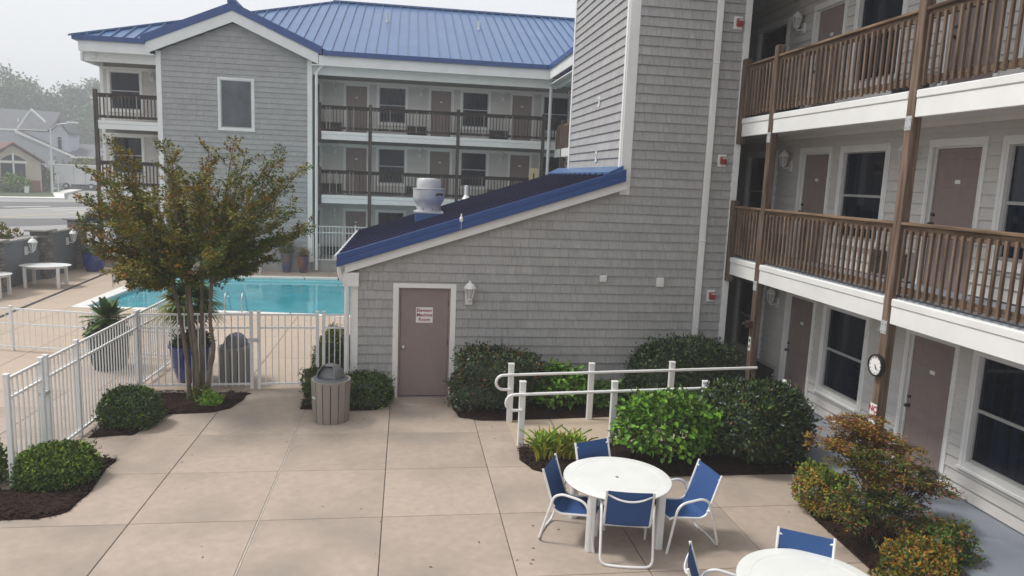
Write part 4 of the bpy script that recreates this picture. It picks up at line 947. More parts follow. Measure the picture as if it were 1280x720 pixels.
def put_leaves(name, lv, mats, parent, kind='stuff', label=None):
    o = bpy.data.objects.new(name, lv.mesh(name, mats, WL[parent])); link(o, parent); props(o, label, None, None, kind); return o
def lumps(u, seed, amp=.12, k=5):
    r = np.random.default_rng(seed); out = np.zeros(len(u))
    for _ in range(k):
        d = nrm(r.normal(size=(1, 3)))[0]; out += np.sin(u@d*r.uniform(3, 7)+r.uniform(0, 6))
    return 1+amp*out/k**.5
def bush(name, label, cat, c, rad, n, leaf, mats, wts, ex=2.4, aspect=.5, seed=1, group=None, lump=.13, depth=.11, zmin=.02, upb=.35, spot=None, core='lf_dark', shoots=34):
    """dense clipped mound; wts chosen leaf by leaf, spot(u) optionally returns a material index for new growth"""
    t = thing(name, label, cat, (c[0], c[1], 0), group=group); r = np.random.default_rng(seed); rad = np.array(rad)
    u = nrm(r.normal(size=(n*2, 3))); u[:, 2] = np.where(u[:, 2] < -.55, -u[:, 2], u[:, 2])
    sup = (np.abs(u)**ex).sum(1)**(-1/ex); f = sup*lumps(u, seed, lump)
    dep = 1-np.abs(r.normal(0, depth, len(u))); dep += (r.random(len(u)) < .12)*r.random(len(u))*.13
    P = u*(f*dep)[:, None]*rad+np.array(c); ok = P[:, 2] > zmin; P, u = P[ok][:n], u[ok][:n]
    N = nrm(u/rad); jit = r.normal(size=P.shape)
    D = nrm(.55*N+.75*jit+np.array([0, 0, upb])); NN = nrm(N+.55*r.normal(size=P.shape)+np.array([0, 0, .35]))
    mi = r.choice(len(mats), len(P), p=np.array(wts)/sum(wts))
    if spot is not None: mi = spot(P, u, mi, r)
    lv = Leaves(); lv.add(P, D, NN, leaf*r.uniform(.5, 1.4, len(P)), mi, aspect)
    up_ = np.where(u[:, 2] > .1)[0]; pick = r.choice(up_, min(len(up_), shoots), replace=False); tw = MB()
    for q in pick:
        d0 = nrm((N[q]+.6*r.normal(size=3)+[0, 0, .5])[None])[0]; L_ = leaf*r.uniform(1.2, 3.2); k = 7; ss = np.linspace(.25, 1, k)
        PP = P[q]+d0*(ss*L_)[:, None]; tw.tube([tuple(P[q]-d0*.03), tuple(P[q]+d0*L_)], .0025, 3)
        lv.add(PP, d0*.6+r.normal(size=(k, 3))*.8, r.normal(size=(k, 3))+[0, 0, .6], leaf*r.uniform(.5, 1.1, k), np.full(k, mi[q]), aspect)
    part('twigs', tw, 'stem', t, kind='stuff'); put_leaves('foliage', lv, mats, t)
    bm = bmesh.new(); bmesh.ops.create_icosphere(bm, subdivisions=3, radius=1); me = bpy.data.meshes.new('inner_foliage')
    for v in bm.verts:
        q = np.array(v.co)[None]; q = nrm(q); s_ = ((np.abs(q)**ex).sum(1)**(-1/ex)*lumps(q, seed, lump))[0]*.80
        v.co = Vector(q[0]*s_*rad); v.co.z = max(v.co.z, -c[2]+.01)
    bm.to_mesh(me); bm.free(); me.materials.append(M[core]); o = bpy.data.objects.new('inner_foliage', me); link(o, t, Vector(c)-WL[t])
    m = MB()
    for k in range(6): m.tube([(c[0]+rnd.uniform(-.08, .08), c[1]+rnd.uniform(-.08, .08), 0), (c[0]+rnd.uniform(-.5, .5)*rad[0], c[1]+rnd.uniform(-.5, .5)*rad[1], c[2]+rad[2]*.5)], [.015, .008], 5)
    part('stems', m, 'stem', t, kind='stuff')
    return t
top = lambda lo, idx, pr: (lambda P, u, mi, r: np.where((u[:, 2] > lo) & (r.random(len(u)) < pr), idx, mi))
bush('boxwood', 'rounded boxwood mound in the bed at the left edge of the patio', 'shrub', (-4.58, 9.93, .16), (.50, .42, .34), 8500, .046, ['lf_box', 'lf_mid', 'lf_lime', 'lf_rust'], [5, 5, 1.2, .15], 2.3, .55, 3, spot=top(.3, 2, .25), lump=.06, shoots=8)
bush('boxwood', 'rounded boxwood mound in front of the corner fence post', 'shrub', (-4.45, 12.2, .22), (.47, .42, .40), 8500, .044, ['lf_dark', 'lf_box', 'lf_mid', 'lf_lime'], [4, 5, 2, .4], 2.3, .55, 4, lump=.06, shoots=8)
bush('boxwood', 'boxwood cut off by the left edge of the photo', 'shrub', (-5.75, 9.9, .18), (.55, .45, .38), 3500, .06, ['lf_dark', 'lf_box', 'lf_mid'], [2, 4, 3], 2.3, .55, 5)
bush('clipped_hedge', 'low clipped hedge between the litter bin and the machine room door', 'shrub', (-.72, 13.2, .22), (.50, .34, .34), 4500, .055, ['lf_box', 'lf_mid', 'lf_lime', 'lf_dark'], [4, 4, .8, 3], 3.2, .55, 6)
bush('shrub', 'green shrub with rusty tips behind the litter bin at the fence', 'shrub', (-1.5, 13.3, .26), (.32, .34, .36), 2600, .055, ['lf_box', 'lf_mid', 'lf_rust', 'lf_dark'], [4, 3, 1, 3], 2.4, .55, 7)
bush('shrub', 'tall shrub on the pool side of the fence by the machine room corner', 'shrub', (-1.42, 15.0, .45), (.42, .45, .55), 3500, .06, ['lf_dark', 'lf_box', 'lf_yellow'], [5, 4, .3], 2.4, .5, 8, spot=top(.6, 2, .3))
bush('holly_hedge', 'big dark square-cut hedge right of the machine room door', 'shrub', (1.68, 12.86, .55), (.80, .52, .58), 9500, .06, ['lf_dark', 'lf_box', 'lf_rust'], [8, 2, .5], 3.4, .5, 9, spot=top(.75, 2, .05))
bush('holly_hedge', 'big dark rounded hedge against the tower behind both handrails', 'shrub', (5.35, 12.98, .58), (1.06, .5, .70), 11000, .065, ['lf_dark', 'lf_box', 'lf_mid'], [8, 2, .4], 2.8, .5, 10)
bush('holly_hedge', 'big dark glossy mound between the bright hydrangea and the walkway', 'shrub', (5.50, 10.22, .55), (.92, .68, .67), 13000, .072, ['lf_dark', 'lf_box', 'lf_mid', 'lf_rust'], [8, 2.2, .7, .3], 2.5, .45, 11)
bush('golden_shrub', 'low green and gold shrub at the tip of the right hand bed', 'shrub', (5.64, 8.42, .24), (.36, .40, .38), 4500, .045, ['lf_lime', 'lf_mid', 'lf_yellow', 'lf_orange', 'lf_olive'], [3, 5, .8, .5, 2.5], 2.3, .5, 12, spot=lambda P, u, mi, r: np.where((u[:, 0] < -.45) & (r.random(len(u)) < .5), 3, mi))
bush('barberry', 'low rust tipped shrub at the bottom right corner of the bed', 'shrub', (5.55, 6.5, .2), (.40, .38, .33), 4500, .045, ['lf_olive', 'lf_box', 'lf_orange', 'lf_yellow', 'lf_red'], [4, 5, .8, .2, 1.2], 2.2, .55, 13, spot=top(.45, 2, .3), lump=.2, depth=.16)
bush('barberry', 'low green and rust shrub beside the blue grey walkway', 'shrub', (6.2, 7.05, .18), (.36, .36, .34), 3200, .045, ['lf_box', 'lf_mid', 'lf_orange', 'lf_rust'], [5, 3, .6, 1.2], 2.2, .55, 14, lump=.2, depth=.16)
# hydrangeas: the outermost leaves are leaves of their own
def hydrangea(label, c, rad, n, nparts, leaf, mats, wts, seed, name='hydrangea'):
    t = thing(name, label, 'shrub', (c[0], c[1], 0)); r = np.random.default_rng(seed); rad = np.array(rad)
    def pts(k, dlo, dhi):
        u = nrm(r.normal(size=(k, 3))); u[:, 2] = np.where(u[:, 2] < -.35, -u[:, 2], u[:, 2]); f = lumps(u, seed, .16)*r.uniform(dlo, dhi, k)
        return np.maximum(u*f[:, None]*rad+np.array(c), [-99, -99, .04]), u
    P, u = pts(n, .55, .98); lv = Leaves()
    def aim(u, k): return nrm(.7*u+.6*r.normal(size=(k, 3))+[0, 0, -.12]), nrm(.5*u+.45*r.normal(size=(k, 3))+[0, 0, .9])
    D, N = aim(u, n); lv.add(P, D, N, leaf*r.uniform(.6, 1.1, n), r.choice(len(mats), n, p=np.array(wts)/sum(wts)), .68, .3, .12); put_leaves('foliage', lv, mats, t)
    protos = []
    for k, mt in enumerate(mats):
        m = MB(); L_, W_ = 1, .34; xs = [(0, 0), (.18, .24), (.45, .34), (.75, .22), (1, 0)]; cen = [(x, 0, -.03-.16*x*x) for x, _ in xs]
        vs = []; 
        for x, w_ in xs: vs += [(x, w_, .08-.16*x*x), (x, 0, -.16*x*x), (x, -w_, .08-.16*x*x)]
        fs = []
        for i in range(4): a = 3*i; fs += [(a, a+1, a+4, a+3), (a+1, a+2, a+5, a+4)]
        m.add(vs, fs); protos.append(m.mesh('leaf', mt, smooth=False))
    P, u = pts(nparts, .93, 1.06); D, N = aim(u, nparts); mi = r.choice(len(mats), nparts, p=np.array(wts)/sum(wts))
    for k in range(nparts):
        o = bpy.data.objects.new('leaf', protos[mi[k]]); COL.objects.link(o); o.parent = t
        x = Vector(D[k]); z = Vector(N[k]); y = z.cross(x).normalized(); z = x.cross(y); s_ = leaf*r.uniform(.8, 1.35); mt_ = Matrix((x, y, z)).transposed().to_4x4()
        o.matrix_local = Matrix.Translation(Vector(P[k])-WL[t]) @ mt_ @ Matrix.Scale(s_, 4)
    m = MB()
    for k in range(14):
        a = rnd.random()*6.3; q = rnd.uniform(.3, .8); m.tube([(c[0]+.08*math.cos(a), c[1]+.08*math.sin(a), 0), (c[0]+q*rad[0]*math.cos(a)*.6, c[1]+q*rad[1]*math.sin(a)*.6, c[2]*.7), (c[0]+q*rad[0]*math.cos(a), c[1]+q*rad[1]*math.sin(a), c[2]+rad[2]*.5)], [.012, .009, .005], 5)
    part('stems', m, 'stem', t, kind='stuff')
hydrangea('bright green big leaved hydrangea behind the middle table', (4.1, 10.32, .48), (.88, .58, .58), 4200, 295, .105, ['lf_hydr', 'lf_bright', 'lf_mid', 'lf_lime'], [6, 2, 4, .3], 21)
hydrangea('green hydrangea against the shingled wall between the two dark hedges', (2.93, 12.85, .36), (.60, .42, .52), 1500, 110, .12, ['lf_hydr', 'lf_mid', 'lf_bright'], [5, 5, 2], 22)
hydrangea('small green hydrangea under the wall beside the rounded hedge', (3.85, 12.9, .22), (.36, .3, .28), 700, 60, .11, ['lf_mid', 'lf_hydr'], [5, 4], 23)
# hosta like clump of yellow green blades
t = thing('daylily_clump', 'clump of yellow green strappy leaves at the end of the bed by the ramp', 'plant', (2.42, 10.42, 0))
blades = []
for mt in ('lf_lime', 'lf_yellow', 'lf_bright'):
    m = MB(); vs = []
    for i in range(7):
        q = i/6; wd = .055*math.sin(math.pi*min(1, .12+q*.9))+.004; x, z = .42*q**1.6, .55*q-.22*q*q; vs += [(x, wd, z+.02), (x, 0, z), (x, -wd, z+.02)]
    m.add(vs, sum(([(3*i, 3*i+1, 3*i+4, 3*i+3), (3*i+1, 3*i+2, 3*i+5, 3*i+4)] for i in range(6)), [])); blades.append(m.mesh('leaf', mt))
for k in range(280):
    a = rnd.random()*6.283; x, y = 2.42+rnd.uniform(-.38, .38), 10.42+rnd.uniform(-.17, .17)
    o = inst('leaf', blades[rnd.choices((0, 1, 2), (5, 4, 2))[0]], t, (x, y, .02), a); s_ = rnd.uniform(.7, 1.25); o.scale = (s_*rnd.uniform(.25, .7), s_*.42, s_*rnd.uniform(.8, 1.05))
# small bright plant at the foot of the tree
bush('groundcover_tuft', 'small bright green tuft at the foot of the tree', 'plant', (-3.42, 13.12, .06), (.17, .14, .13), 700, .05, ['lf_bright', 'lf_lime'], [5, 2], 2, .5, 30, lump=.2, core='lf_mid')
bush('root_suckers', 'dark leafy suckers round the base of the tree', 'plant', (-3.62, 13.35, .1), (.2, .17, .2), 700, .05, ['lf_tree', 'lf_olive'], [5, 2], 2, .5, 31, lump=.2, depth=.3)

# nandina
t = thing('nandina', 'tall airy heavenly bamboo with rust orange tops in the right hand bed', 'shrub', (5.85, 7.7, 0)); lv = Leaves(); r = np.random.default_rng(41); m = MB()
mats = ['lf_rust', 'lf_orange', 'lf_olive', 'lf_box', 'lf_mid', 'lf_red', 'lf_grey']
heads = []
def spray(c, rad, n, w_, ls=.05):
    c = np.array(c); rad = np.array(rad)
    k = max(6, n//45)
    for _ in range(k):                                                # each spray is a flat, branching plate of small leaves
        a = r.random()*6.283; q = c+nrm(r.normal(size=(1, 3)))[0]*rad*r.random()**.5; dirv = np.array([math.cos(a), math.sin(a), r.uniform(-.05, .35)]); side = np.array([-dirv[1], dirv[0], 0]); L_ = r.uniform(.18, .32)
        kk = int(1.5*n)//k; s_ = r.random(kk); off = r.normal(0, .42, kk)*(1-.6*s_)
        P = q+dirv*(s_*L_)[:, None]+side*(off*L_*.6)[:, None]+np.array([0, 0, 1])*(-.25*L_*s_**2+r.normal(0, .012, kk))[:, None]
        D = dirv*.7+side*np.sign(off)[:, None]*.8+r.normal(size=(kk, 3))*.35; N = np.array([0, 0, 1])+r.normal(size=(kk, 3))*.45
        lv.add(P, D, N, ls*r.uniform(.7, 1.3, kk), r.choice(len(mats), kk, p=np.array(w_)/sum(w_)), .36, .25, .1)
        m.tube([tuple(q), tuple(q+dirv*L_*.9)], .0025, 4)
for c, rad, n, w_ in (((5.62, 7.9, 1.38), (.26, .26, .16), 1500, (6, 4, 2, 1, 0, 1, 0)), ((5.3, 7.8, 1.22), (.2, .22, .12), 700, (5, 4, 3, 1, 0, 0, 0)), ((5.98, 7.95, 1.22), (.22, .2, .16), 900, (5, 3, 3, 1, 0, 1, 0)), ((6.28, 7.9, 1.12), (.2, .2, .12), 600, (3, 1, 3, 2, 0, 1, 0)),
                      ((5.6, 7.7, 1.1), (.34, .26, .16), 1300, (2, 1, 4, 4, 2, 0, 0)), ((5.72, 7.55, .92), (.3, .22, .12), 1200, (5, 2, 3, 3, 0, 2, 0)), ((5.98, 7.6, .92), (.28, .25, .2), 1000, (2, 1, 3, 5, 1, 2, 0)), ((5.75, 7.45, .68), (.36, .24, .2), 1500, (1, 0, 2, 5, 4, 0, 1)),
                      ((6.3, 7.65, .78), (.26, .24, .16), 800, (2, 0, 2, 3, 0, 4, 1)), ((6.55, 7.7, .68), (.26, .22, .14), 700, (2, 1, 2, 2, 0, 3, 2)), ((6.72, 7.95, .72), (.26, .2, .2), 650, (1, 1, 2, 2, 0, 0, 6)), ((5.42, 7.5, .5), (.22, .2, .2), 900, (2, 1, 3, 4, 2, 1, 1)), ((6.0, 7.3, .45), (.3, .2, .16), 800, (3, 1, 3, 3, 1, 2, 2))):
    spray(c, rad, n, w_)
    for _ in range(3):
        b = (5.85+rnd.uniform(-.3, .25), 7.6+rnd.uniform(-.3, .3), 0); m.tube(smoothpath([b, (b[0]*.7+c[0]*.3+rnd.uniform(-.04, .04), b[1]*.7+c[1]*.3, c[2]*.45), (c[0]+rnd.uniform(-.1, .1), c[1]+rnd.uniform(-.1, .1), c[2])], 3), .007, 5)
put_leaves('foliage', lv, mats, t); part('stems', m, 'stem', t, kind='stuff')

# crape myrtle
tr = thing('crape_myrtle', 'multi stemmed tree with spreading olive and bronze leaves in the bed by the fence', 'tree', (-3.55, 13.42, 0))
r = np.random.default_rng(77); m = MB(); lv = Leaves(); mats = ["lf_tree", "lf_olive", "lf_orange", "lf_mid", "lf_rust"]; forks = []
trunks = [[(-3.86, 13.42, 0), (-3.88, 13.42, .7), (-3.97, 13.4, 1.5), (-4.06, 13.38, 2.15)], [(-3.78, 13.48, 0), (-3.79, 13.5, .8), (-3.86, 13.52, 1.5), (-3.92, 13.6, 2.2)], [(-3.72, 13.40, 0), (-3.71, 13.38, .8), (-3.75, 13.34, 1.5), (-3.78, 13.25, 2.2)],
          [(-3.66, 13.5, 0), (-3.66, 13.55, .8), (-3.67, 13.62, 1.5), (-3.68, 13.75, 2.25)], [(-3.56, 13.40, 0), (-3.50, 13.40, .55), (-3.42, 13.40, 1.0), (-3.46, 13.38, 1.5), (-3.42, 13.36, 2.2)]]
for k, T_ in enumerate(trunks):
    P = smoothpath(T_, 5); n = len(P); tm = MB(); tm.tube(P, [(.046-.018*i/n)*(1+.12*math.sin(i*2.1+k)) for i in range(n)], 8); part('trunk', tm, 'bark', tr, smooth=True); forks.append(Vector(T_[-1]))
tips = [(-5.57, 3.61), (-5.44, 3.17), (-4.94, 4.54), (-5.13, 4.01), (-4.77, 4.26), (-4.18, 4.41), (-3.95, 4.53), (-3.72, 4.31), (-3.48, 4.55), (-3.09, 4.68), (-2.78, 4.44), (-2.44, 4.32), (-2.26, 4.47), (-1.87, 4.26), (-2.24, 3.99), (-2.02, 3.57), (-1.94, 3.14), (-1.77, 3.26), (-2.31, 3.01), (-2.53, 2.60), (-5.35, 2.93), (-5.10, 2.68), (-4.85, 2.30), (-4.52, 2.24), (-4.11, 2.27), (-3.47, 2.23), (-2.81, 2.42), (-5.19, 3.46), (-4.59, 3.90), (-4.41, 3.51), (-4.06, 3.92), (-3.73, 3.82), (-3.39, 4.04), (-2.92, 3.96), (-2.63, 3.55), (-2.45, 3.27), (-4.95, 3.08), (-4.56, 2.81), (-4.24, 2.53), (-3.76, 2.97), (-3.35, 3.12), (-2.94, 2.85), (-3.61, 3.51), (-3.13, 3.53), (-3.95, 3.18), (-2.95, 2.49), (-3.64, 2.33), (-4.31, 2.24), (-2.52, 2.86), (-4.80, 3.47), (-2.80, 3.21), (-5.35, 3.37), (-4.74, 3.29), (-4.96, 2.77), (-4.71, 2.52), (-4.36, 2.95), (-4.08, 3.50), (-5.05, 3.70), (-4.44, 2.60), (-3.08, 2.56), (-3.83, 2.61)]        # (x, z) of the branch tips, metres
tipw = []
for x, z in tips:
    dy = r.uniform(-.9, .9)*(1-min(1, abs(x+3.78)/2.4))+r.uniform(-.25, .25); tipw.append(Vector((x, 13.45+dy, z)))
for i in range(14):                                                   # limbs growing towards and away from the camera
    a = r.uniform(0, 6.28); tipw.append(Vector((-3.6+1.1*math.cos(a), 13.45+(1.5+r.uniform(-.2, .2))*math.copysign(1, math.sin(a)), r.uniform(2.5, 4.1))))
for tp in tipw:
    f = min(forks, key=lambda q: (q.x-tp.x)**2+.3*(q.y-tp.y)**2+r.uniform(0, .12)); d_ = tp-f; hz = math.hypot(d_.x, d_.y)
    mid = f+d_*.45+Vector((0, 0, .10*hz-.03)); P = smoothpath([f, f+d_*.2+Vector((0, 0, .08*hz)), mid, f+d_*.75+Vector((0, 0, .04*hz)), tp], 4); n = len(P)
    m.tube(P, [.024*(1-.85*i/n)+.002 for i in range(n)], 5)
    for i in range(4, n):
        q = P[i]; along = (P[min(i+1, n-1)]-P[i-1]).normalized(); w_ = i/n
        for s_ in range(2):
            sd2 = Vector(r.normal(size=3)); sd2 = (sd2-along*sd2.dot(along)).normalized(); sd2.z *= .5; tw = (along*.75+sd2*.75).normalized(); L_ = r.uniform(.18, .42)*(1.1-.4*w_)
            m.tube([q, q+tw*L_*.9], .0035, 4); kk = int(r.integers(36, 58)); ss = r.random(kk)**.8; side = np.array(tw.cross(Vector((0, 0, 1)))); side = side/max(1e-6, np.linalg.norm(side)); off = r.normal(0, .052, kk)*(1.15-.5*ss)
            PP = np.array(q)+np.array(tw)*(ss*L_)[:, None]+side*off[:, None]+np.array([0, 0, 1])*r.normal(.01, .02, kk)[:, None]
            D = np.array(tw)*.6+side*np.sign(off)[:, None]*.8+r.normal(size=(kk, 3))*.45; N = np.array([0, 0, 1])+r.normal(size=(kk, 3))*.55
            hi = np.clip((w_-.3)*1.0+(tp.z-2.6)*.22+(-3.4-tp.x)*.30+r.normal(0, .25), .02, .95)
            pr = np.array([3.6*(1-hi)+.6, 3.0, .85*hi, 1.6*(1-hi)+.3, .06*hi**2]); dom = r.choice(5, p=pr/pr.sum()); mi = np.where(r.random(kk) < .6, dom, r.choice(5, kk, p=pr/pr.sum()))
            lv.add(PP, D, N, .05*r.uniform(.7, 1.3, kk), mi, .55, .25, .08)
part('branches', m, 'bark', tr, kind='stuff'); put_leaves('crown', lv, mats, tr)

# ------------------------------------------------------------ planters and palms
def pot(name, label, loc, prof, mat, plant_soil=.86):
    t = thing(name, label, 'planter', loc, local=True); m = MB(); m.lathe(prof, 32, cap=False); part('pot', m, mat, t, smooth=True)
    rr, zz = prof[-1][0]*.97, prof[-1][1]; m = MB(); m.lathe([(0, zz), (rr, zz)], 20, cap=False); part('soil', m, 'mulch', t); return t
def bowl(r0, r1, h): return [(0, 0), (r0*.9, 0), (r0, .02), (r0*1.1, h*.15), ((r0+r1)*.54, h*.5), (r1*.96, h*.86), (r1*.97, h*.92), (r1*1.04, h*.95), (r1*1.04, h), (r1*.95, h), (r1*.9, h*.9)]
def fan_palm(name, label, base, z0, h, nf, fl, mats, seed, droopy=.5, feather=False):
    r = np.random.default_rng(seed); t = thing(name, label, 'palm', base); b = Vector(base); topp = b+Vector((r.uniform(-.05, .05), 0, h))
    m = MB(); n = 9; m.tube([b.lerp(topp, i/n) for i in range(n+1)], [.05+.012*(i % 2) for i in range(n+1)], 9); part('trunk', m, 'bark', t)
    for k in range(nf):
        a = 2.4*k+r.uniform(-.2, .2); el = 1.2-1.75*(k/nf)+r.uniform(-.12, .12); d_ = Vector((math.cos(a)*math.cos(el), math.sin(a)*math.cos(el), math.sin(el))); side = d_.cross(Vector((0, 0, 1))).normalized(); nn = side.cross(d_)
        L_ = fl*r.uniform(.8, 1.1); hub = topp+d_*L_*(.3 if not feather else .08); mb = MB(); mb.tube([topp, hub], .007, 4)
        nl = 30 if feather else 17
        for i in range(nl):
            if feather: s_ = (i//2+1)/(nl/2+.5); org = topp+d_*L_*s_*.85+Vector((0, 0, -droopy*.35*L_*s_*s_)); sg = 1 if i % 2 else -1; dd = (d_*.8+side*sg*.7).normalized(); ll = L_*.42*(1.1-s_*.6)
            else: an = (i/(nl-1)-.5)*3.6; org = hub; dd = (d_*math.cos(an)+side*math.sin(an)).normalized(); ll = L_*.62*(.75+.25*math.cos(an))
            w_ = .014 if feather else .026; s2 = dd.cross(nn).normalized()*w_; e1 = org+dd*ll*.55+Vector((0, 0, -droopy*.10*ll)); e2 = org+dd*ll*.95+Vector((0, 0, -droopy*.45*ll))
            mb.add([org-s2*.4, org+s2*.4, e1+s2, e1-s2, e2], [(0, 1, 2, 3), (3, 2, 4)])
        if feather: mb.tube([topp, topp+d_*L_*.5+Vector((0, 0, -droopy*.09*L_)), topp+d_*L_*.9+Vector((0, 0, -droopy*.3*L_))], .006, 4)
        part('frond', mb, mats[int(r.integers(len(mats)))], t)
    return t
pot('blue_planter', 'glossy cobalt planter behind the fence left of the dark litter bin', (-4.22, 14.85, 0), bowl(.27, .41, .74), 'pot_blue')
fan_palm('fan_palm', 'fan palm in the cobalt planter behind the tree trunks', (-4.26, 14.85, .68), 0, .86, 26, .9, ['lf_palm', 'lf_palm', 'lf_olive', 'lf_mid'], 51, .8)
bush('bedding_plant', 'low dark bedding plants round the foot of the fan palm', 'plant', (-4.22, 14.85, .78), (.36, .36, .16), 900, .07, ['lf_dark', 'lf_tree', 'lf_red'], [5, 3, .6], 2, .4, 52, zmin=.7, lump=.25, depth=.2)
pot('dark_planter', 'dark planter behind the left hand fence panels', (-6.1, 15.75, 0), bowl(.30, .40, .72), 'pot_dark')
fan_palm('sago_palm', 'spiky green palm in the dark planter at the left fence', (-6.05, 15.75, .66), 0, .42, 24, .55, ['lf_palm', 'lf_mid', 'lf_palm'], 53, .35, True)
bush('bedding_plant', 'grey green plants hanging over the rim of the dark planter', 'plant', (-6.1, 15.75, .78), (.42, .4, .2), 900, .08, ['lf_dark', 'lf_grey'], [3, 4], 2, .35, 54, zmin=.66, lump=.25, depth=.2)
pot('blue_planter', 'cobalt planter beside the stone pillar at the far left corner of the pool deck', (-12.15, 30.3, 0), bowl(.30, .42, .74), 'pot_blue')
fan_palm('fan_palm', 'grey green palm in the cobalt planter by the far stone pillar', (-12.15, 30.3, .68), 0, 1.15, 14, .75, ['lf_grey', 'lf_palm'], 55, .6)
bush('bedding_plant', 'dark plants spilling over the far cobalt planter', 'plant', (-12.1, 30.3, .78), (.45, .35, .18), 500, .09, ['lf_dark', 'lf_tree', 'lf_red'], [5, 3, .5], 2, .4, 56, zmin=.66, lump=.3)
tall = [(0, 0), (.14, 0), (.16, .05), (.235, .74), (.25, .78), (.25, .82), (.21, .82), (.2, .76)]
pot('tall_pot', 'tall blue and brown glazed pot with a bushy plant at the gable wall', (-4.92, 31.05, 0), tall, 'pot_ombre'); bush('potted_grass', 'bushy yellow green plant in the tall glazed pot', 'plant', (-4.92, 31.05, .98), (.3, .25, .25), 500, .12, ['lf_olive', 'lf_mid', 'lf_orange'], [4, 3, 1], 2, .2, 57, zmin=.78, lump=.2)
pot('tall_pot', 'tall rust and blue glazed pot next to the white corner board', (-4.25, 31.05, 0), [(a, b*.84) for a, b in tall], 'pot_rust'); bush('potted_grass', 'sparse brown plant in the rust glazed pot', 'plant', (-4.25, 31.05, .72), (.2, .2, .1), 150, .1, ['lf_rust', 'lf_olive'], [3, 2], 2, .3, 58, zmin=.64, lump=.2)
t = thing('deck_chair', 'white deck chair at the far edge of the pool, half hidden by the tree', 'chair', (-6.2, 30.6, 0), .1, local=True)
for s in (-.3, .3):
    m = MB(); m.tube([(s, -.3, 0), (s, -.26, .42), (s, .3, .36), (s, .48, .85)], .03, 6); m.tube([(s, .3, 0), (s, .25, .37)], .03, 6); part('side_frame', m, 'white_paint', t, smooth=True)
for k in range(6): m = MB(); m.box(-.32, .32, -.26+k*.09, -.19+k*.09, .40-k*.009, .42-k*.009); part('slat', m, 'white_paint', t)
for k in range(5): m = MB(); m.bar((-.32, .32+k*.035, .44+k*.095), (.32, .32+k*.035, .44+k*.095), .07, .02, (0, 1, .35)); part('slat', m, 'white_paint', t)
# ivy over the wall and litter on the paving
bush('shrub', 'olive shrub outside the pool wall at the left edge', 'shrub', (-14.3, 27.0, 1.15), (.9, 1.3, .75), 1500, .14, ['lf_olive', 'lf_orange', 'lf_tree'], [4, 2, 3], 2, .5, 60, lump=.25)
t = MB()
for k in range(70):
    x, y = rnd.uniform(-5, 6), rnd.uniform(6.3, 13.3); a = rnd.random()*6.3; s_ = rnd.uniform(.008, .028); ux, uy = math.cos(a)*s_, math.sin(a)*s_
    t.add([(x-ux, y-uy, .004), (x+uy*.4, y-ux*.4, .007), (x+ux, y+uy, .005), (x-uy*.4, y+ux*.4, .009)], [(0, 1, 2, 3)])
part('leaf_litter', t, 'stem', loc=(0, 9, 0), kind='stuff')

# ------------------------------------------------------------ across the road
t = thing('tan_house', 'small tan house with a red brown roof and arched gable window across the road', 'house', (-51, 104, 0)); X0, X1, Yh = -53.6, -48.3, 104
gxh = -51.0
m = MB(); m.prism([(X0, Yh, 0), (X1+.4, Yh, 0), (X1+.4, Yh, 3.9), (gxh, Yh, 6.0), (X0, Yh, 3.9)], (0, 9, 0)); part('wall', m, 'house_tan', t)
gxh2 = gxh+1.2
for s in (-1, 1):
    xe = gxh+s*3.5; m = MB(); m.prism([(gxh, Yh-.6, 6.35), (xe, Yh-.6, 3.95), (xe, Yh-.6, 3.75), (gxh, Yh-.6, 6.12)], (0, 10, 0)); part('roof', m, 'red_roof', t)
for a, b in ((-52.4, -51.15), (-50.95, -49.6)):
    s = -1 if a < -52 else 1; m = MB(); xo, xi = (a, b) if s < 0 else (b, a); m.prism([(xo, Yh-.05, 4.0), (xi, Yh-.05, 4.0), (xi, Yh-.05, 4.75), ((xo+xi)/2, Yh-.05, 4.5)], (0, .04, 0)); part('window', m, 'pane', t)
for a, b in ((-52.4, -51.15), (-50.9, -49.7)): m = MB(); m.box(a, b, Yh-.05, Yh-.01, 1.4, 3.6); part('window', m, 'pane', t)
m = MB(); m.box(-51.12, -50.92, Yh-.1, Yh, .4, 4.9); part('trim_board', m, 'trim', t); m = MB(); m.box(-52.6, -49.5, Yh-.1, Yh, 3.65, 3.9); part('trim_board', m, 'trim', t)
m = MB(); m.box(-51.0, -48.6, Yh-2.2, Yh-2.0, 0, 1.5); part('porch_wall', m, 'brick', t)
t.rotation_euler.z = R(38)
t = thing('white_house', 'large pale house with grey roofs and a small arched dormer window', 'house', (-56, 122, 0)); Yw = 122
m = MB(); m.prism([(-66, Yw, 0), (-47.6, Yw, 0), (-47.6, Yw, 4.7), (-51.3, Yw, 4.9), (-58.6, Yw, 8.2), (-66, Yw, 8.4)], (0, 12, 0)); part('wall', m, 'house_white', t)
m = MB(); m.prism([(-59.1, Yw-.5, 8.55), (-50.6, Yw-.5, 4.85), (-50.6, Yw-.5, 4.55), (-59.1, Yw-.5, 8.15)], (0, .3, 0)); part('rake_board', m, 'trim', t)
m = MB(); m.prism([(-58.9, Yw-.3, 8.6), (-50.7, Yw-.3, 4.95), (-50.0, Yw+8, 4.95), (-56, Yw+8, 8.6)], (0, 0, -.12)); part('lower_roof', m, 'house_roof', t)
m = MB(); m.prism([(-52.0, Yw-.2, 5.0), (-44, Yw-.2, 4.95), (-50.5, Yw+6, 7.0), (-55, Yw+6, 7.0)], (0, 0, -.12)); part('porch_roof', m, 'house_roof', t)
m = MB(); m.box(-51.5, -43.5, Yw-.4, Yw-.2, 4.7, 4.95); part('gutter', m, 'trim', t)
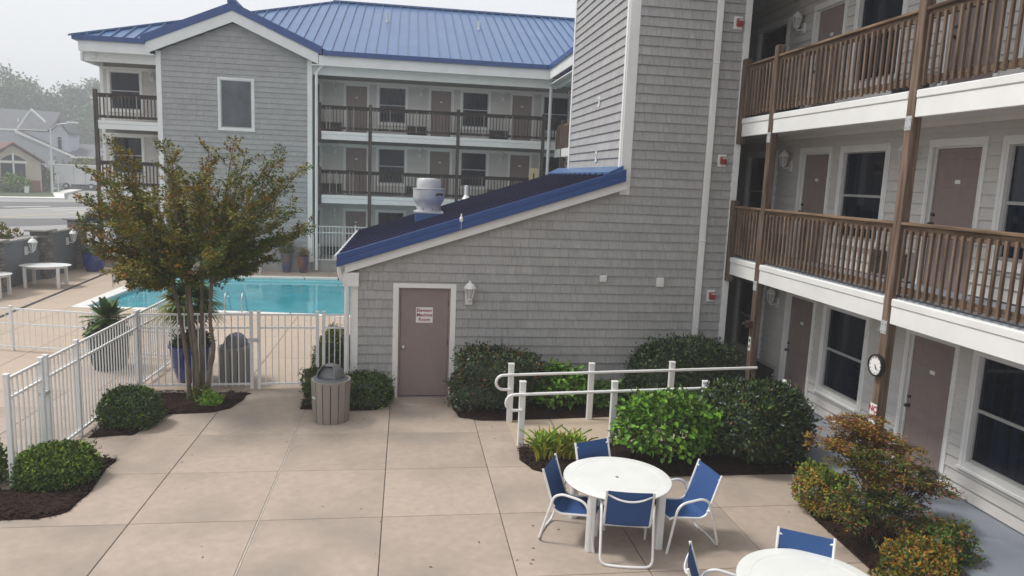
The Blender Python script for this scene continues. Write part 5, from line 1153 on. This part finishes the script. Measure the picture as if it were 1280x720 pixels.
m = MB(); m.prism([(-68, Yw+.4, 8.9), (-54.4, Yw+.4, 8.7), (-56.2, Yw+8, 12.0), (-68, Yw+8, 12.2)], (0, 0, -.12)); part('main_roof', m, 'house_roof', t)
m = MB(); m.box(-59, -54.3, Yw+.1, Yw+8, 4, 8.6); part('upper_wall', m, 'house_white', t); m = MB(); m.box(-68, -54.2, Yw+.1, Yw+.35, 8.45, 8.75); part('gutter', m, 'trim', t)
for s, x1 in ((-1, -59.2), (1, -55.0)):
    m = MB(); m.prism([(-56.9, Yw+.0, 11.9), (x1, Yw+.0, 8.7 if s < 0 else 10.1), (x1, Yw+.0, 8.4 if s < 0 else 9.8), (-56.9, Yw+.0, 11.55)], (0, .3, 0)); part('rake_board', m, 'trim', t)
m = MB(); m.prism([(-58.2, Yw+.15, 10.0), (-55.2, Yw+.15, 10.0), (-56.9, Yw+.15, 11.7)], (0, .4, 0)); part('gable', m, 'house_white', t)
m = MB(); m.prism([(-54.2, Yw-.1, 4.9), (-51.85, Yw-.1, 4.9), (-51.85, Yw-.1, 8.4), (-52.9, Yw-.1, 9.9), (-54.2, Yw-.1, 8.6)], (0, 4, 0)); dm_ = part('dormer', m, 'house_white', t)
for x0, z0, x1, z1 in ((-52.8, 10.4, -54.5, 8.7), (-52.8, 10.4, -51.4, 8.5)):
    m = MB(); m.prism([(x0, Yw-.5, z0), (x1, Yw-.5, z1), (x1, Yw-.5, z1-.25), (x0, Yw-.5, z0-.3)], (0, 4, 0)); part('dormer_roof', m, 'house_roof', t)
m = MB(); m.box(-53.25, -52.75, Yw-.2, Yw-.11, 5.6, 7.4); part('window', m, 'pane', dm_); m = MB(); m.lathe([(0, 0), (.3, 0)], 12, cap=False, a0=0, a1=math.pi); m.v = [(x-53.0, Yw-.2, y+7.5) for x, y, z in m.v]; part('window', m, 'pane', dm_)
for x, z in ((-60.2, 9.9), (-58.9, 10.6)): m = MB(); m.lathe([(.12, 0), (.12, .6)], 8, (x, Yw+3, z)); part('roof_vent', m, 'trim', t)
t = thing('cargo_trailer', 'white enclosed cargo trailer parked beside the lawn', 'trailer', (-49.6, 118, 0))
m = MB(); m.box(-52.3, -45.5, 118, 120.4, .75, 3.5); part('body', m, 'trailer', t, bev=.06)
m = MB(); m.box(-52.35, -45.4, 117.96, 120.44, 3.51, 3.72); part('roof_cap', m, 'white_paint', t); m = MB(); m.box(-49.6, -49.55, 117.95, 117.99, .9, 3.4); part('seam', m, 'sash', t)
m = MB(); m.box(-48.0, -47.95, 117.95, 117.99, .9, 3.4); part('seam', m, 'sash', t)
for x in (-50.7, -47.2):
    m = MB(); m.lathe([(0, -.12), (.42, -.12), (.46, -.06), (.46, .06), (.42, .12), (0, .12)], 18, cap=False); m.v = [(x+a, 117.95+c, .46+b) for a, b, c in m.v]; wh = part('wheel', m, 'rubber', t, smooth=True)
    m = MB(); m.lathe([(0, -.14), (.24, -.13), (.25, -.11)], 14, cap=False); m.v = [(x+a, 117.95+c, .46+b) for a, b, c in m.v]; part('rim', m, 'galv', wh)
m = MB(); m.tube(arc((-50.7, 117.9, .46), .62, 0, math.pi, 8, (1, 0, 0), (0, 0, 1)), .07, 5); part('fender', m, 'white_paint', t)
t = thing('street_lamp', 'tall grey street lamp at the sidewalk corner with one arm', 'street lamp', (-45.6, 102, 0))
m = MB(); m.tube([(-45.6, 102, 0), (-45.4, 102, 8.3)], [.16, .09], 8); part('pole', m, 'galv', t); m = MB(); m.tube([(-45.4, 102, 8.1), (-44.6, 102, 8.8), (-42.6, 102, 9.1)], .05, 6); part('arm', m, 'galv', t)
m = MB(); m.box(-43.4, -42.0, 101.85, 102.15, 9.03, 9.2); part('lamp_head', m, 'trailer', t, bev=.03); m = MB(); m.box(-45.8, -45.2, 101.8, 102.2, 3.6, 4.2); part('junction_box', m, 'galv', t)
t = thing('sign_post', 'short grey sign post behind the street lamp', 'post', (-46.6, 106, 0)); m = MB(); m.tube([(-46.6, 106, 0), (-46.6, 106, 2.6)], .09, 6); part('post', m, 'galv', t); m = MB(); m.box(-46.7, -46.5, 105.9, 106.1, 2.6, 2.7); part('cap', m, 'galv', t)
t = thing('utility_box', 'small white utility box on the lawn corner', 'box', (-47.2, 99, 0)); m = MB(); m.box(-47.4, -47.0, 98.8, 99.2, 0, .8); part('box', m, 'white_paint', t, bev=.05); m = MB(); m.box(-47.45, -46.95, 98.75, 99.25, .81, .88); part('lid', m, 'trailer', t)
for k, (lab, c, rad, sd_) in enumerate((('tall hedge on the lawn in front of the tan house', (-55, 100, 1.6), (3.6, 1.6, 2.1), 61), ('dark hedge right of the tan house', (-50.8, 108, 1.3), (2.0, 1.4, 1.9), 62), ('yellow green bush on the lawn by the brick porch', (-49.3, 101, .7), (1.2, .9, .9), 63), ('long hedge behind the white trailer', (-47, 121.2, 2.0), (7.5, .8, 2.3), 64), ('low pale bush at the lawn edge', (-51.5, 99, .3), (1.2, .6, .5), 65), ('dark bush between the tan house and the trailer', (-53.6, 112, 1.8), (2.2, 1.5, 2.4), 66))):
    bush('garden_shrub', lab, 'shrub', c, rad, 1600, .42, [['lf_tree', 'lf_box'], ['lf_dark', 'lf_tree'], ['lf_lime', 'lf_mid'], ['lf_olive', 'lf_tree'], ['lf_lime', 'lf_grey'], ['lf_dark', 'lf_tree']][k], [3, 2], 2.6, .6, sd_, lump=.15)
def far_tree(label, x, y, h, rad, seed, mats, name='tree', conifer=False):
    K = 1.5; x, y, h, rad = x*K, y*K, (h-4.28)*K+4.28, rad*K; r = np.random.default_rng(seed); t = thing(name, label, 'tree', (x, y, 0), group=None); m = MB(); m.tube([(x, y, -.2), (x+r.uniform(-.3, .3), y, h*.5), (x+r.uniform(-.4, .4), y, h*.86)], [.45, .28, .1], 7)
    lv = Leaves(); nb = 34
    for k in range(nb):
        f = .32+.68*(k+r.random())/nb; a = 2.4*k+r.uniform(-.3, .3); prof = (1.25*(1-f)+.08) if conifer else math.sin(math.pi*min(1, (f-.12)/.9))**.65
        q = np.array([x+rad*prof*.75*math.cos(a), y+rad*prof*.75*math.sin(a), h*f*(.97 if not conifer else 1)]); m.tube([(x, y, h*f*.8), tuple(q)], [.1, .03], 4); kk = 130
        P = q+r.normal(size=(kk, 3))*np.array([.30, .30, .16 if conifer else .22])*rad*.62; D = r.normal(size=(kk, 3)); N = r.normal(size=(kk, 3))+[0, 0, 1]
        lv.add(P, D, N, .9*r.uniform(.6, 1.3, kk), r.integers(0, len(mats), kk), .6)
    part('trunk', m, 'bark', t); put_leaves('crown', lv, mats, t)
for k, (lab, x, y, h, rad, c_) in enumerate((('tallest hazy tree at the left edge', -76.5, 152, 21.5, 5.5, 0), ('hazy round tree next to the tallest one', -71.2, 150, 19, 4.4, 0), ('dark conifer between two hazy trees above the house roof', -70.2, 142, 16.6, 3.6, 1), ('hazy tree in the middle of the far tree line', -64.8, 155, 18.6, 4.2, 0), ('hazy broad tree left of the grey building', -60, 156, 20, 5, 0), ('hazy tree half hidden by the grey building', -53.5, 156, 18, 5, 0),
     ('low hazy tree behind the dormer of the pale house', -57.5, 146, 14, 4.2, 0), ('hazy tree low on the tree line between taller ones', -67.5, 150, 16.5, 4, 0), ('hazy far tree partly behind the building post', -48, 152, 16, 5, 0), ('hazy tree beyond the left edge', -83, 150, 20, 5, 0))):
    far_tree(lab, x, y, h, rad, 80+k, [['lf_mid', 'lf_box', 'lf_tree'], ['lf_dark', 'lf_tree']][c_], 'conifer' if c_ else 'tree', bool(c_))

# ------------------------------------------------------------ haze
hm = bpy.data.materials.new('haze'); hm.use_nodes = True; hm.node_tree.nodes.clear()
pv = hm.node_tree.nodes.new('ShaderNodeVolumePrincipled'); ho = hm.node_tree.nodes.new('ShaderNodeOutputMaterial'); hm.node_tree.links.new(pv.outputs[0], ho.inputs['Volume'])
pv.inputs['Color'].default_value = (.80, .82, .85, 1); pv.inputs['Density'].default_value = .0022; pv.inputs['Anisotropy'].default_value = .0
m = MB(); m.box(-420, 420, -170, 620, -2.2, 33); hz = bpy.data.objects.new('haze', None) if False else None
me = bpy.data.meshes.new('haze'); me.from_pydata(m.v, [], m.f); me.materials.append(hm); hz = bpy.data.objects.new('haze', me); COL.objects.link(hz); hz['kind'] = 'stuff'
